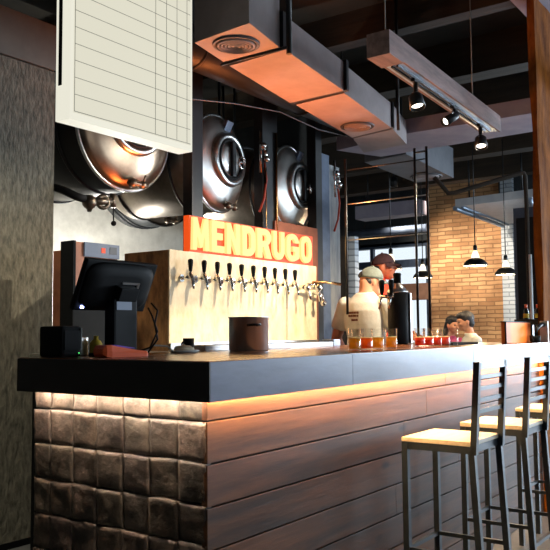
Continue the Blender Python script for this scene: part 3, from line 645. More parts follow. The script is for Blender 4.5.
# ================================================================== hanging lightbox
lb = thing('menu_lightbox', 'white lit menu lightbox ruled with thin lines, hung above the counter', 'lightbox', (.48, .84, 1.997))
MB().box((.132, .802, 1.997), (.828, .885, 3.35), bev=.004).build('frame', 'lightframe', lb)
MB().box((.150, .8005, 2.024), (.815, .8022, 3.33)).build('face_panel', 'lightbox', lb)
g = MB()
for z in (2.030,): g.box((.153, .7998, z-.0012), (.812, .8006, z+.0012))
z = 2.096
while z < 3.3:
    g.box((.154, .7998, z-.001), (.812, .8006, z+.001)); z += .0662
for x in (.154, .590, .657, .724, .790): g.box((x-.0011, .7998, 2.030), (x+.0011, .8006, 3.3))
g.build('ruled_lines', 'gridline', lb)
MB().box((.14, .8851, 2.005), (.82, .892, 3.34)).build('back_light_block', 'rubber', lb)  # black cover added so the lit back does not reflect in the tanks
MB().box((.1305, .848, 2.135), (.1325, .868, 3.34)).build('edge_slot', 'rubber', lb)
MB().tube([(.25, .84, 3.345), (.25, .84, 3.75)], .006, 8).tube([(.71, .84, 3.345), (.71, .84, 3.75)], .006, 8).build('hanger', 'blackmetal', lb)

# ================================================================== ducts
du = thing('air_duct', 'long galvanised air duct with round vents running above the taps', 'air duct', (1.19, 1.0, 2.7))
Lr = lambda a, b, t: (a[0]+(b[0]-a[0])*t, a[1]+(b[1]-a[1])*t)
def seg(quad, z0, z1, nm='duct_section', m='duct'): return MB().prism(quad, z0, z1).build(nm, m, du)
seg([(1.188, .75), (1.548, .82), (1.537, 1.200), (1.222, 1.138)], 2.70, 3.20)
seg([(1.590, .815), (2.400, .927), (2.410, 1.346), (1.610, 1.215)], 2.70, 2.89)
seg([(2.443, .947), (3.390, 1.098), (3.467, 1.480), (2.470, 1.340)], 2.70, 2.89)
seg([(3.43, 1.105), (3.93, 1.235), (3.98, 1.66), (3.50, 1.49)], 2.70, 2.89)
MB().prism([(1.52, .84), (3.60, 1.15), (3.60, 1.45), (1.52, 1.18)], 2.72, 2.87).build('inner_sleeve', 'rubber', du)
for q in ([(1.552, .800), (1.588, .805), (1.588, 1.225), (1.552, 1.215)], [(2.402, .905), (2.440, .912), (2.466, 1.365), (2.414, 1.358)], [(3.392, 1.085), (3.428, 1.092), (3.498, 1.50), (3.47, 1.495)]):
    MB().prism(q, 2.704, 2.90).build('flange', 'blackmetal', du)
def vent(x, y, r, z=2.70, parent=du):
    m = MB()
    m.lathe((x, y, z), [(r*1.06, .0), (r*1.06, -.008), (r*.97, -.012), (r*.93, -.004)], 36, cap=False)
    t = m.build('round_vent', 'ductdark', parent)
    d = MB().lathe((x, y, z), [(r*.96, -.002), (.001, -.002)], 36, cap=False).build('vent_throat', 'rubber', t)
    k = MB()
    for q in (.84, .68, .52, .36, .2): k.lathe((x, y, z), [(r*q, -.003), (r*(q+.02), -.012), (r*(q-.05), -.020), (r*(q-.10), -.006)], 36, cap=False)
    k.build('vent_cone', 'duct', t)
vent(1.368, .975, .118); vent(3.19, 1.275, .118)
MB().tube([(1.570, .775, 2.66), (1.570, .775, 3.75)], .016, 8).tube([(1.555, .775, 2.695), (1.555, 1.23, 2.695)], .008, 6).build('hanger', 'blackmetal', du)
MB().tube([(3.45, 1.07, 2.69), (3.45, 1.07, 3.75)], .012, 8).build('hanger', 'blackmetal', du)
cx_ = thing('cross_duct', 'pale lilac flat duct crossing the bar end at right angles', 'air duct', (4.3, .9, 2.8))
MB().prism([(4.02, -.7), (4.50, -.7), (4.60, 1.82), (4.13, 2.02), (3.97, 1.27)], 2.80, 2.92).build('body', 'lilac', cx_)
MB().tube([(4.2, -.5, 2.9), (4.2, -.5, 3.75)], .01, 8).tube([(4.3, 1.5, 2.9), (4.3, 1.5, 3.75)], .01, 8).build('hanger', 'blackmetal', cx_)
fd = thing('far_air_duct', 'grey air duct with one round vent beyond the cross duct', 'air duct', (5.2, 1.8, 2.8))
MB().prism([(4.64, 1.585), (5.98, 1.68), (5.97, 2.11), (4.72, 2.06)], 2.80, 3.12).build('body', 'ductdark', fd)
vent(5.72, 1.88, .16, 2.80, fd)
MB().tube([(5.0, 1.8, 3.1), (5.0, 1.8, 3.45)], .01, 8).tube([(5.9, 1.9, 3.1), (5.9, 1.9, 3.42)], .01, 8).build('hanger', 'blackmetal', fd)
sp_ = thing('suspended_panel', 'slate-grey suspended panel with blue metal rails near the brick wall', 'ceiling panel', (8.7, 2.0, 2.8))
MB().prism([(7.70, 1.35), (9.70, 1.85), (9.95, 2.54), (7.83, 2.43)], 2.80, 2.90).build('panel', 'palepanel', sp_)
MB().tube([(7.85, 2.44, 2.785), (9.95, 2.54, 2.785)], .035, 8).tube([(7.85, 2.34, 2.79), (9.92, 2.44, 2.79)], .02, 8).build('rail', 'alu', sp_)
MB().tube([(7.72, 1.42, 2.785), (9.70, 1.92, 2.785)], .03, 8).build('rail', 'alu', sp_)
for x, y in ((8.0, 1.6), (8.0, 2.3), (9.5, 2.0), (9.6, 2.45)): MB().tube([(x, y, 2.88), (x, y, 3.75)], .012, 6).build('hanger', 'blackmetal', sp_)
struct(MB().prism([(3.0, -3.0), (9, -3.0), (9, .19), (3.0, .19)], 3.46, 3.75).build('trim_3', 'lilac'))
pp = thing('round_duct', 'dark round pipe running behind the galvanised duct over the tanks', 'pipe', (1.2, 1.78, 2.98))
MB().tube([(.55, 1.74, 3.02), (3.9, 1.78, 3.02)], .14, 24).build('pipe', 'tankbody', pp)
for x in (1.9, 3.2): MB().torus((x, 1.765, 3.02), .142, .012, (1, 0, 0)).build('joint_ring', 'blackmetal', pp)
for x in (1.0, 2.6, 3.8): MB().tube([(x, 1.76, 3.15), (x, 1.76, 3.75)], .008, 6).build('hanger', 'blackmetal', pp)
tag(MB().tube([(1.2, 1.56, 2.60), (1.6, 1.56, 2.575), (2.1, 1.56, 2.66), (2.6, 1.56, 2.72), (3.1, 1.56, 2.70), (3.6, 1.56, 2.74)], .004, 6).build('ceiling_cable', 'ductdark', None, (1.2, 1.56, 2.6)), 'thin cable sagging along under the dark round pipe', 'cable')
# bent pipe by the post
tag(MB().tube([(4.70, 1.34, 2.56), (4.75, 1.30, 2.50), (4.795, 1.25, 2.42), (4.83, 1.20, 2.425), (5.17, .715, 2.595), (5.20, .69, 2.60), (5.215, .682, 2.57), (5.22, .68, 2.3), (5.24, .69, 1.2), (5.24, .69, 0)], .02, 10).build('bent_pipe', 'beamwood', None, (5.24, .69, 0)), 'brown bent pipe rising to the ceiling beside the wooden post', 'pipe')
dc = thing('dark_cabinet', 'tall dark cupboard in the shade beside the wooden post', 'cupboard', (5.9, .75, 0))
MB().box((5.6, .30, 0), (6.2, .93, 2.35)).build('body', 'darkmetal' if 'darkmetal' in MT else 'navyframe', dc)
MB().box((5.585, .33, .1), (5.6, .60, 2.25)).build('door', 'blackplastic', dc)
MB().box((5.585, .63, .1), (5.6, .90, 2.25)).build('door', 'blackplastic', dc)
tag(MB().tube([(4.62, .478, 0), (4.62, .478, 1.80)], .014, 10).build('light_slit_pole', 'white', None, (4.62, .478, 0)), 'thin white pole standing in for a slit of light behind the bottles by the post', 'pole')  # white pole put in for a slit of light
sb = thing('side_table', 'dark side table carrying two bottles behind the orange panel', 'table', (4.28, .28, 0))
MB().box((4.12, .12, 1.22), (4.46, .46, 1.262), bev=.003).build('tabletop', 'blackmetal', sb)
for x, y in ((4.15, .15), (4.43, .15), (4.15, .43), (4.43, .43)): MB().box((x-.018, y-.018, 0), (x+.018, y+.018, 1.22)).build('leg', 'blackmetal', sb)
for x, y, lb_ in ((4.24, .405, 'bottle with red cap and green label left of the white light slit'), (4.30, .335, 'bottle with red cap right of the white light slit')):
    bo = thing('bottle', lb_, 'bottle', (x, y, 1.262), 'bottles by the post')
    MB().lathe((x, y, 1.262), [(.001, 0), (.020, 0), (.021, .005), (.021, .06), (.010, .085), (.009, .10)], 18).build('body', 'greenglass', bo)
    MB().lathe((x, y, 1.362), [(.011, -.012), (.011, .016), (.001, .017)], 14).build('cap', 'orangeplastic', bo)
    MB().lathe((x, y, 1.262), [(.0216, .012), (.0216, .045)], 18, cap=False).build('label', 'yellowlabel', bo)
# beam and pipe far behind the bartenders
fl = thing('flat_duct', 'pale flat duct high behind the two bartenders', 'air duct', (8.15, 3.4, 2.8))
MB().box((8.0, 3.02, 2.80), (8.3, 4.03, 2.99)).build('body', 'lilac', fl)
for y in (3.12, 3.9): MB().tube([(8.15, y, 2.98), (8.15, y, 3.75)], .012, 6).build('hanger', 'blackmetal', fl)
fp = thing('far_pipe', 'blue-grey round pipe crossing high in front of the far window', 'pipe', (8.9, 3.6, 2.64))
MB().tube([(8.95, 3.34, 2.72), (8.95, 4.7, 2.72)], .06, 16).build('pipe', 'bluesteel', fp)
for y in (3.5, 4.4): MB().tube([(8.95, y, 2.77), (8.95, y, 3.75)], .010, 6).build('hanger', 'blackmetal', fp)
# ================================================================== hanging light trough and spotlights
ht = thing('light_trough', 'long wooden light trough hung from wires over the counter', 'light trough', (1.725, .3, 2.6))
A_, B_, C_, D_ = (1.725, .258), (3.653, .358), (3.62, .49), (1.725, .385)
MB().prism([A_, B_, (3.65, .372), (1.725, .272)], 2.605, 2.72).build('side_board', 'troughwood', ht)
MB().prism([(1.725, .371), (3.62, .475), C_, D_], 2.605, 2.72).build('side_board', 'troughwood', ht)
MB().prism([(1.725, .272), (3.65, .372), (3.62, .475), (1.725, .371)], 2.70, 2.72).build('top_board', 'troughwood', ht)
MB().prism([(1.718, .256), (1.90, .265), (1.90, .397), (1.718, .388)], 2.596, 2.722).build('end_block', 'troughwood', ht)
rl = MB().prism([(1.905, .281), (3.62, .371), (3.60, .472), (1.905, .381)], 2.606, 2.616).build('reflector', 'alu', ht)
MB().prism([(1.92, .308), (3.55, .397), (3.55, .409), (1.92, .320)], 2.592, 2.606).prism([(1.92, .342), (3.55, .433), (3.55, .443), (1.92, .352)], 2.594, 2.606).build('track', 'blackmetal', ht)
for x, y in ((1.80, .32), (3.2, .39)):
    wv = MB().tube([(x, y, 2.72), (x, y, 3.75)], .0035, 6).build('suspension_wire', 'cable', ht)
    MB().lathe((x, y, 2.72), [(.012, 0), (.012, .01), (.004, .04)], 12).build('wire_clamp', 'brass', wv)
def spotlight(x, y, aim, label, L_=.105, drop=.06, lens='spotlens', wd=1.0):
    t = thing('track_spotlight', label, 'spotlight', (x, y, 2.592), 'spotlights on the trough track')
    MB().box((x-.035, y-.012, 2.574), (x+.035, y+.012, 2.592), bev=.003).tube([(x, y, 2.58), (x, y, 2.58-drop)], .013, 10).build('stem', 'blackmetal', t)
    d = Vector(aim).normalized(); c = Vector((x, y, 2.58-drop))-d*.03
    hd = MB().lathe(c, [(.001, -.004), (.020*wd, 0), (.027*wd, .012), (.030*wd, L_), (.027*wd, L_), (.024*wd, L_-.02), (.001, L_-.021)], 24, d, cap=False).build('head', 'blackmetal', t)
    MB().lathe(c, [(.0235*wd, L_-.018), (.001, L_-.017)], 20, d, cap=False).build('lens', lens, hd)
    MB().tube([(x-.033, y, 2.58-drop), (x-.033, y, 2.6-drop), (x+.033, y, 2.6-drop), (x+.033, y, 2.58-drop)], .006, 6).build('yoke', 'chrome', t)
    return c+d*(L_+.01), d
c1, d1 = spotlight(2.17, .327, (-.15, -.25, -.9), 'spotlight nearest the camera on the trough, pointing down', .085, .10, wd=1.45)
c2, d2 = spotlight(2.80, .36, (-.70, .30, -.45), 'middle spotlight on the trough, tilted sideways', .13, .05)
c3, d3 = spotlight(3.32, .386, (-.35, -.15, -.9), 'farthest spotlight on the trough, pointing down', .085, .10, wd=1.45)
spot('spot_beam', c2, (2.05, 1.6, 1.45), 185, (1, .86, .66), 74, .8, .02)
spot('spot_beam', c3, (3.15, 1.5, 1.42), 235, (1, .84, .62), 84, .8, .02)
spot('spot_beam', c1, (1.8, .75, 1.1), 190, (1, .82, .60), 64, .25, .03)

# ================================================================== pendant lamps
def pendant(x, y, z, r, label, zc=3.75, power=10):
    t = thing('pendant_lamp', label, 'pendant lamp', (x, y, z), 'pendant lamps with black shades')
    MB().lathe((x, y, z), [(r, 0), (r*1.0, .012), (r*.93, .035), (r*.70, .065), (r*.42, .082), (r*.34, .088), (r*.34, .084), (r*.66, .058), (r*.90, .028), (r*.96, .004)], 36, cap=False).build('lamp_shade', 'blackmetal', t)
    MB().lathe((x, y, z), [(r*.95, .004), (r*.89, .027), (r*.66, .056), (r*.34, .080)], 36, cap=False).build('shade_lining', 'white', t)
    MB().lathe((x, y, z), [(r*.36, .088), (r*.28, .13), (r*.17, .165), (r*.15, .17)], 24, cap=False).build('glass_neck', 'frosted', t)
    MB().lathe((x, y, z), [(.018, .168), (.022, .175), (.022, .22), (.006, .235)], 16).build('socket', 'blackmetal', t)
    MB().tube([(x, y, z+.22), (x, y, zc)], .006, 8).build('cord', 'blackmetal', t)
    MB().ball((x, y, z+.055), .035, 10).build('bulb', 'bulb', t)
    point('pendant_glow', (x, y, z-.02), power, (1, .74, .44), .03)
pendant(6.419, 1.634, 1.885, .131, 'black pendant lamp hanging left of the other before the brick wall', power=22)
pendant(7.111, 1.534, 1.82, .127, 'black pendant lamp nearest the white pier of the brick wall', power=22)
pendant(5.70, 2.30, 1.835, .12, 'pendant lamp hanging just beside the dark-capped bartender', power=14)
pendant(7.013, 2.535, 1.825, .12, 'small pendant lamp in front of the far window', power=10)
t = thing('added_spotlight', 'added unseen spotlight over the stools brightening the orange panel', 'spotlight', (3.0, -1.1, 3.3))  # lamp out of view, added to brighten the orange panel
MB().tube([(3.0, -1.1, 3.46), (3.0, -1.1, 3.36)], .012, 8).build('stem', 'blackmetal', t)
MB().lathe((3.0, -1.1, 3.37), [(.001, 0), (.04, -.005), (.045, -.12), (.04, -.12), (.036, -.02)], 20, cap=False).build('head', 'blackmetal', t)
spot('panel_beam', (3.0, -1.1, 3.24), (3.12, .1, 1.17), 640, (1, .80, .58), 9, .6, .03)
t = thing('added_spotlight', 'added unseen spotlight washing the trowelled partition left of the bar', 'spotlight', (.1, 1.3, 3.3))  # lamp out of view, added to light the partition
MB().tube([(.1, 1.3, 3.75), (.1, 1.3, 3.40)], .012, 8).build('stem', 'blackmetal', t)
MB().lathe((.1, 1.3, 3.41), [(.001, 0), (.04, -.005), (.045, -.12), (.04, -.12), (.036, -.02)], 20, cap=False).build('head', 'blackmetal', t)
spot('wall_beam', (.1, 1.3, 3.27), (.72, 2.25, .5), 170, (1, .93, .76), 56, 1.0, .05)
# ceiling washers added to brighten the brick wall
for k, (x, y) in enumerate(((8.0, 2.75), (8.4, 3.6))):
    t = thing('added_spotlight', ('added spotlight washing the right of the brick wall', 'added spotlight washing the left of the brick wall')[k], 'spotlight', (x, y, 3.3), 'added spotlights at the brick wall')
    MB().tube([(x, y, 3.75), (x, y, 3.42)], .012, 8).build('stem', 'blackmetal', t)
    MB().lathe((x, y, 3.43), [(.001, 0), (.05, -.005), (.055, -.14), (.05, -.14), (.045, -.02)], 20, cap=False).build('head', 'blackmetal', t)
    spot('washer_beam', (x, y, 3.27), (10.3, 3.0+.3*k, 1.5), 290, (1, .84, .66), 84, .8, .05)

# ================================================================== pipe rack at the bar end
rk = thing('pipe_rack', 'open rack of thin black pipes at the end of the bar', 'rack', (2.9, .68, 1.1))
MB().tube([(2.9, .685, 1.1), (2.9, .685, 2.39)], .009, 8).build('upright', 'blackmetal', rk)
MB().tube([(2.9, .600, 1.1), (2.9, .600, 2.39)], .009, 8).build('upright', 'blackmetal', rk)
MB().tube([(2.9, 1.215, 1.30), (2.9, 1.215, 2.39)], .009, 8).build('upright', 'blackmetal', rk)
for z in (2.31, 2.07, 1.815):
    MB().tube([(2.9, .60, z), (2.9, 1.215, z)], .0042, 8).build('crossbar', 'steel' if z < 2.2 else 'blackmetal', rk)
for z in (2.22, 2.36): MB().tube([(2.9, .60, z), (2.9, .685, z)], .006, 6).build('rung', 'blackmetal', rk)
for x, y in ((2.9, .685), (2.9, .60)): MB().lathe((x, y, 1.1), [(.028, 0), (.028, .006), (.012, .012)], 16).build('foot', 'blackmetal', rk)


# ================================================================== people
def finger_set(m, wrist, d, side, up, curl=.5, k=1.0):
    """palm and five fingers growing from the wrist along d; side points to the thumb"""
    d = Vector(d).normalized(); side = (Vector(side)-d*Vector(side).dot(d)).normalized(); n = d.cross(side).normalized()
    if n.dot(Vector(up)) < 0: n = -n
    w_ = Vector(wrist)
    for t in (-.026, -.009, .009, .026):
        m.tube([w_+side*t*.6, w_+d*.05*k+side*t, w_+d*.088*k+side*t], [.012, .0125, .011], 8); m.ball(w_+d*.088*k+side*t, .0108, 6)
    for t, L_ in ((-.027, .060), (-.009, .074), (.009, .080), (.027, .072)):
        p = w_+d*.088*k+side*t; a = 0; pts = [p]
        for q in (.45, .32, .23):
            a += curl*.8; p = p+(d*math.cos(a)-n*math.sin(a))*L_*q*k; pts.append(p)
        m.tube(pts, [.0098, .0090, .0082, .0070], 8)
        for p_, r_ in zip(pts, (.0098, .009, .0082, .007)): m.ball(p_, r_, 6)
    p0 = w_+d*.025*k+side*.022; p1 = p0+(d*.6+side*.8-n*.2).normalized()*.042; p2 = p1+(d*.9+side*.25-n*.45).normalized()*.034; p3 = p2+(d*.95-n*.5).normalized()*.026
    m.tube([p0, p1, p2, p3], [.014, .0115, .0105, .008], 8)
    for p_, r_ in zip((p1, p2, p3), (.0115, .0105, .008)): m.ball(p_, r_, 6)
def human(label, loc, yaw, H, head_yaw=0, head_pitch=0, sit=None, skin='skin', shirt='whitecloth', cap=None, hair='hair', long_hair=False, arms=None, lean=0, print_=False, head_drop=0, head_scale=1.0):
    t = thing('person', label, 'person', (loc[0], loc[1], loc[2] if len(loc) > 2 else 0))
    s = H/1.75; drop = 0 if sit is None else (.90-.075-sit/s)
    T = Matrix.Translation((loc[0], loc[1], loc[2] if len(loc) > 2 else 0)) @ Matrix.Rotation(yaw, 4, 'Z') @ Matrix.Scale(s, 4)
    hd = head_drop
    LM = Matrix.Translation((0, 0, .92-drop)) @ Matrix.Rotation(lean, 4, 'Y') @ Matrix.Translation((0, 0, -.92))
    TL = T @ LM
    HM = TL @ Matrix.Translation((.015+hd*.5, 0, 1.53-hd)) @ Matrix.Rotation(head_yaw, 4, 'Z') @ Matrix.Rotation(head_pitch, 4, 'Y') @ Matrix.Scale(head_scale, 4) @ Matrix.Translation((-.015, 0, -1.53))
    tor = [(.84, .10, .135, 0), (.90, .112, .160, 0), (.97, .112, .165, 0), (1.06, .100, .148, .0), (1.15, .098, .142, .003), (1.26, .112, .160, .004), (1.35, .110, .172, 0), (1.41, .088, .160, -.006), (1.455, .062, .100, -.006), (1.49, .050, .058, 0)]
    def torso(m, inf, lo, hi):
        rg = [[(xo+(a+inf)*math.cos(q), (b+inf)*math.sin(q), z) for q in [2*PI*i/28 for i in range(28)]] for z, a, b, xo in tor if lo <= z <= hi]
        m.rings(rg)
    # arms in the torso frame: (elbow, wrist) for left (+y) and right (-y)
    arms = arms or (((-.02, .255, 1.13), (.10, .23, .90)), ((-.02, -.255, 1.13), (.10, -.23, .90)))
    up = MB(); torso(up, 0, .8, 1.5)
    up.tube([(-.004, 0, 1.43), (.006, 0, 1.50), (.018, 0, 1.58)], [.058, .052, .052], 16)
    for (el, wr), sd in zip(arms, (1, -1)):
        sh = Vector((-.004, sd*.178, 1.405)); el = Vector(el); wr = Vector(wr)
        up.ball(sh, (.058, .056, .06), 10); up.tube([sh, sh.lerp(el, .4), el], [.052, .049, .040], 14); up.ball(el, .041, 8)
        up.tube([el, el.lerp(wr, .3), wr], [.040, .041, .027], 14); up.ball(wr, .027, 8)
        finger_set(up, wr, (wr-el)*.7+Vector((.1, 0, -.02)), Vector((.3, -sd*1.0, .3)), (0, sd*.4, .6), .45, .95)
    up.bend(LM)
    # head
    h = MB(); hc = Vector((.028, 0, 1.648))
    h.ball(hc, (.094, .074, .104), 16); h.ball(hc+Vector((-.014, 0, .012)), (.088, .077, .092), 14)
    h.ball(hc+Vector((.036, 0, -.062)), (.050, .048, .052), 12); h.ball(hc+Vector((.066, 0, -.088)), (.022, .026, .020), 10)
    h.tube([hc+Vector((.088, 0, .018)), hc+Vector((.104, 0, -.012)), hc+Vector((.112, 0, -.026))], [.008, .012, .014], 10); h.ball(hc+Vector((.108, 0, -.028)), (.014, .016, .010), 8)
    h.ball(hc+Vector((.076, 0, .030)), (.020, .052, .012), 10)
    for sd in (1, -1):
        h.ball(hc+Vector((.062, sd*.034, -.022)), (.026, .024, .022), 8)
        h.ball(hc+Vector((-.006, sd*.077, -.008)), (.018, .009, .030), 8)
    h.ball(hc+Vector((.086, 0, -.055)), (.012, .024, .007), 8); h.ball(hc+Vector((.085, 0, -.066)), (.012, .021, .007), 8)
    h.bend(LM.inverted() @ T.inverted() @ HM if False else (T.inverted() @ HM))
    up.add(h)
    for sd in (1, -1):
        hp = Vector((0, sd*.088, .90-drop))
        if sit is None: kn, an = Vector((.02, sd*.10, .50)), Vector((-.02, sd*.105, .09))
        else: kn, an = Vector((.42, sd*.11, .90-drop-.01)), Vector((.40, sd*.11, .09))
        up.tube([hp, hp.lerp(kn, .4), kn], [.088, .076, .056], 16); up.ball(hp, .088, 10); up.ball(kn, .056, 10)
        up.tube([kn, kn.lerp(an, .3), an], [.054, .056, .036], 14); up.ball(an, .038, 8)
        up.rings([[(an.x+x, an.y+hw*math.cos(q), max(.004, z+hz*math.sin(q))) for q in [2*PI*i/14 for i in range(14)]] for x, hw, z, hz in ((-.06, .026, .035, .03), (-.03, .036, .045, .042), (.06, .042, .035, .032), (.14, .045, .024, .020), (.18, .030, .018, .013))])
    up.bend(T)
    fuse(up.build('body', skin, t), .0085*s, 2)
    # shirt
    m = MB(); torso(m, .014, .89, 1.5)
    for (el, wr), sd in zip(arms, (1, -1)):
        sh = Vector((-.004, sd*.172, 1.402)); e2 = Vector((-.004, sd*.178, 1.405)).lerp(Vector(el), .72)
        m.ball(sh, (.070, .066, .066), 10); m.tube([sh, sh.lerp(e2, .5), e2], [.066, .066, .064], 16)
    m.torus((.004, 0, 1.488), .058, .010, (-.15, 0, 1), 24, 8)
    m.bend(TL); st = fuse(m.build('t_shirt', shirt, t), .010*s, 3)
    if print_:
        pm = MB(); random.seed(3)
        for row, z in enumerate((1.335, 1.312, 1.280)):
            y = .085 if row < 2 else .055
            while y > (-.005 if row < 2 else .01):
                L_ = random.uniform(.007, .014); a, b = .110+.014, .172+.014
                x = -a*math.sqrt(1-(y/b)**2)-.0035
                pm.box((x-.002, y-L_, z-.007), (x+.004, y, z+.007+random.uniform(0, .003)))
                y -= L_+random.uniform(.003, .006)
        pm.bend(TL); pm.build('shirt_print', 'print', st)
    # trousers and shoes
    m = MB()
    for sd in (1, -1):
        hp = Vector((0, sd*.085, .90-drop))
        if sit is None: kn, an = Vector((.02, sd*.10, .50)), Vector((-.02, sd*.105, .10))
        else: kn, an = Vector((.42, sd*.11, .90-drop-.01)), Vector((.40, sd*.11, .10))
        m.ball(hp, .102, 10); m.ball(kn, .068, 10); m.tube([hp, hp.lerp(kn, .4), kn], [.102, .088, .068], 16); m.tube([kn, kn.lerp(an, .3), an], [.068, .068, .056], 16)
    rg = [[(xo+(a+.010)*math.cos(q), (b+.010)*math.sin(q), z-drop) for q in [2*PI*i/28 for i in range(28)]] for z, a, b, xo in tor[:4]]
    m.rings(rg); m.bend(T); fuse(m.build('trousers', 'trousers', t), .013*s, 2)
    for sd in (1, -1):
        an = Vector((-.02, sd*.105, .09)) if sit is None else Vector((.40, sd*.11, .09))
        sh_ = MB().rings([[(an.x+x, an.y+hw*math.cos(q), max(0, z+hz*math.sin(q))) for q in [2*PI*i/16 for i in range(16)]] for x, hw, z, hz in ((-.075, .030, .04, .045), (-.04, .043, .05, .055), (.06, .049, .038, .042), (.15, .051, .026, .030), (.20, .034, .02, .022))])
        sh_.bend(T); sh_.build('shoe', 'blackplastic', t)
    # eyes
    for sd in (1, -1):
        e = MB().ball(hc+Vector((.081, sd*.031, .008)), (.012, .014, .009), 8); e.bend(HM); e.build('eye', 'eye', t)
    # hair, cap
    m = MB()
    if cap:
        m.ball(hc+Vector((-.030, 0, -.012)), (.072, .081, .062), 12)
    else:
        m.ball(hc+Vector((-.022, 0, .030)), (.098, .086, .092), 14); m.ball(hc+Vector((.03, 0, .072)), (.062, .072, .046), 12); m.ball(hc+Vector((-.045, 0, -.03)), (.062, .074, .070), 12)
        if long_hair: m.tube([hc+Vector((-.06, 0, .0)), hc+Vector((-.075, 0, -.12)), hc+Vector((-.06, 0, -.24))], [.07, .075, .05], 14)
    if hair:
        for v in m.bm.verts: v.co += v.co.normalized()*noise.noise(v.co*45)*.004
        m.bend(HM); fuse(m.build('hair', hair, t), .008, 1)
    if cap:
        m = MB(); rg = []
        for k in range(9):
            f = k/8*PI/2; rg.append([(hc.x-.006+.104*math.cos(f)*math.cos(q)*(1 if k < 8 else .01), .086*math.cos(f)*math.sin(q)*(1 if k < 8 else .01), hc.z+.022+.102*math.sin(f)-.012*math.cos(q)*-math.cos(f)*.6) for q in [2*PI*i/32 for i in range(32)]])
        m.rings(rg)
        m.ball((hc.x-.006, 0, hc.z+.126), (.010, .010, .006), 6)
        m.bend(HM); c_ = m.build('cap', cap, t)
        b = MB(); lo, hi = [], []
        rr = []
        for k in range(7):
            f = k/6; row = []
            for i in range(17):
                q = math.radians(-68+136*i/16); out = .064*f*math.cos(q)**.6
                row.append(Vector((hc.x-.006+(.100+out)*math.cos(q)+.0, (.084+out*.2)*math.sin(q), hc.z+.026-.016*f-.020*f*math.sin(q)**2)))
            rr.append(row)
        for dz in (0, -.006):
            vs_ = [[b.bm.verts.new(p_+Vector((0, 0, dz))) for p_ in row] for row in rr]
            for k in range(6):
                for i in range(16):
                    fc = b.bm.faces.new((vs_[k][i], vs_[k][i+1], vs_[k+1][i+1], vs_[k+1][i])); fc.smooth = True
        b.bend(HM); b.build('brim', cap, c_)
        o_ = MB().torus((hc.x-.102, 0, hc.z+.040), .030, .006, (1, 0, -.25), 20, 6, sx=1.2, sz=.75); o_.ball((hc.x-.094, 0, hc.z+.040), (.010, .030, .018), 8)
        o_.bend(HM); o_.build('cap_opening', 'hair', c_)
    return t
human('person in a white printed T-shirt and grey cap, back turned, behind the bar', (3.42, 1.36), 0, 1.73, head_yaw=math.radians(-42), head_pitch=.16, head_drop=.055, head_scale=.93, shirt='whitecloth', cap='capgrey', print_=True,
      arms=(((.0, .262, 1.14), (.13, .235, .93)), ((.05, -.262, 1.15), (.24, -.14, 1.02))))
human('person in an orange-red T-shirt and dark cap, facing right behind the bar', (3.94, 1.54), math.radians(-74), 1.92, head_pitch=-.06, head_drop=.075, head_scale=.86, skin='skin2', shirt='redcloth', cap='capdark',
      arms=(((.05, .27, 1.14), (.24, .16, 1.05)), ((.05, -.27, 1.14), (.24, -.16, 1.05))))
ar = (((.12, .22, 1.18), (.32, .10, 1.12)), ((.12, -.22, 1.18), (.32, -.10, 1.12)))
human('seated person with short black hair and white T-shirt, seen in profile', (6.94, 1.85), math.radians(128), 1.70, sit=.50, shirt='whitecloth', arms=ar, lean=.12, head_pitch=.12)
human('seated person in a pink patterned top near the brick wall, facing the bar', (7.46, 2.46), math.radians(-118), 1.64, sit=.50, shirt='pinkcloth', long_hair=True, arms=ar, lean=.20, head_pitch=.0)
def chair(x, y, rz, label):
    t = thing('dining_chair', label, 'chair', (x, y, 0), 'chairs of the seated couple')
    m4 = Matrix.Translation((x, y, 0)) @ Matrix.Rotation(rz, 4, 'Z')
    MB().box((-.2, -.2, .40), (.2, .2, .418), bev=.004).bend(m4).build('seat', 'beamwood', t)
    MB().box((-.22, -.19, .60), (-.20, .19, .80), bev=.004).bend(m4).build('backrest', 'beamwood', t)
    for a in (-.18, .18):
        for b in (-.21, .18): MB().box((b-.015, a-.015, 0), (b+.015, a+.015, .399 if b > 0 else .80)).bend(m4).build('leg', 'blackmetal', t)
chair(6.94, 1.85, math.radians(128), 'wooden chair under the black-haired person in white')
chair(7.46, 2.46, math.radians(-118), 'wooden chair under the person in the pink top')
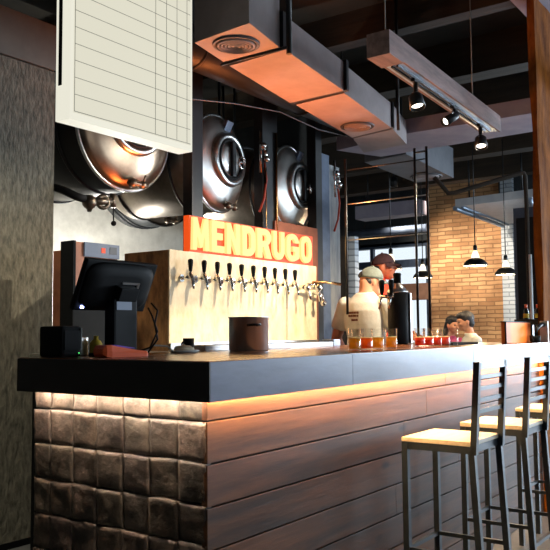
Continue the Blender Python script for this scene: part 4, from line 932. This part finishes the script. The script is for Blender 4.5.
# ================================================================== bar stools
def make_stool(label):
    t = thing('bar_stool', label, 'bar stool', (0, 0, 0), 'metal bar stools along the counter')
    W, Dp, H = .325, .30, .75          # width along the bar, depth, seat height; front (bar side) at y = 0
    r = .0125
    MB().box((0, -Dp, H-.018), (W, 0, H), bev=.004).build('seat', 'seat', t)
    MB().box((.004, -Dp+.004, H-.048), (W-.004, -Dp+.022, H-.019)).box((.004, -.022, H-.048), (W-.004, -.004, H-.019)).box((.004, -Dp+.02, H-.048), (.022, -.02, H-.019)).box((W-.022, -Dp+.02, H-.048), (W-.004, -.02, H-.019)).build('seat_frame', 'stool', t)
    def bar(p, q, w=.025, d=.025):
        m = MB(); v = [[Vector(e)+Vector((sx*w/2, sy*d/2, 0)) for sx, sy in ((-1, -1), (1, -1), (1, 1), (-1, 1))] for e in (p, q)]
        return m.rings(v, smooth=False)
    for x in (.0125, W-.0125):
        bar((x, -.0125, 0), (x, -.0125, H-.019)).build('leg', 'stool', t)
    for x in (.0125, W-.0125):
        bar((x, -Dp-.036, 0), (x, -Dp+.004, H-.019)).build('leg', 'stool', t)
        # back upright continues the rear leg and leans away
        bar((x, -Dp-.005, H-.05), (x, -Dp-.028, 1.06), .025, .025).build('back_upright', 'stool', t)
    yb = lambda z: -Dp-.005-.023*(z-.70)/.36
    z = 1.045; bar((.025, yb(z), z), (W-.025, yb(z), z)); 
    MB().box((.024, yb(1.045)-.011, 1.030), (W-.024, yb(1.045)+.011, 1.060), bev=.002).build('top_rail', 'stool', t)
    for z in (1.000, .955, .910, .865): MB().box((.024, yb(z)-.004, z-.008), (W-.024, yb(z)+.004, z+.008)).build('back_slat', 'stool', t)
    yl = lambda z: -Dp-.036+.040*z/(H-.019)
    for x in (.0125, W-.0125): MB().box((x-.008, yl(.30), .292), (x+.008, -.014, .308)).build('stretcher', 'stool', t)
    MB().box((.02, yl(.22)-.008, .212), (W-.02, yl(.22)+.008, .228)).build('stretcher', 'stool', t)
    MB().box((.02, -.0205, .292), (W-.02, -.0045, .308)).build('stretcher', 'stool', t)
    return t
s0 = make_stool('bar stool nearest the camera, its whole seat in view'); s0.location = (1.165, -.042, 0)
dup(s0, (1.765, -.05, 0), 'second bar stool, its back cut by the picture edge')
dup(s0, (2.56, -.05, 0), 'third bar stool, only its seat showing behind the second')
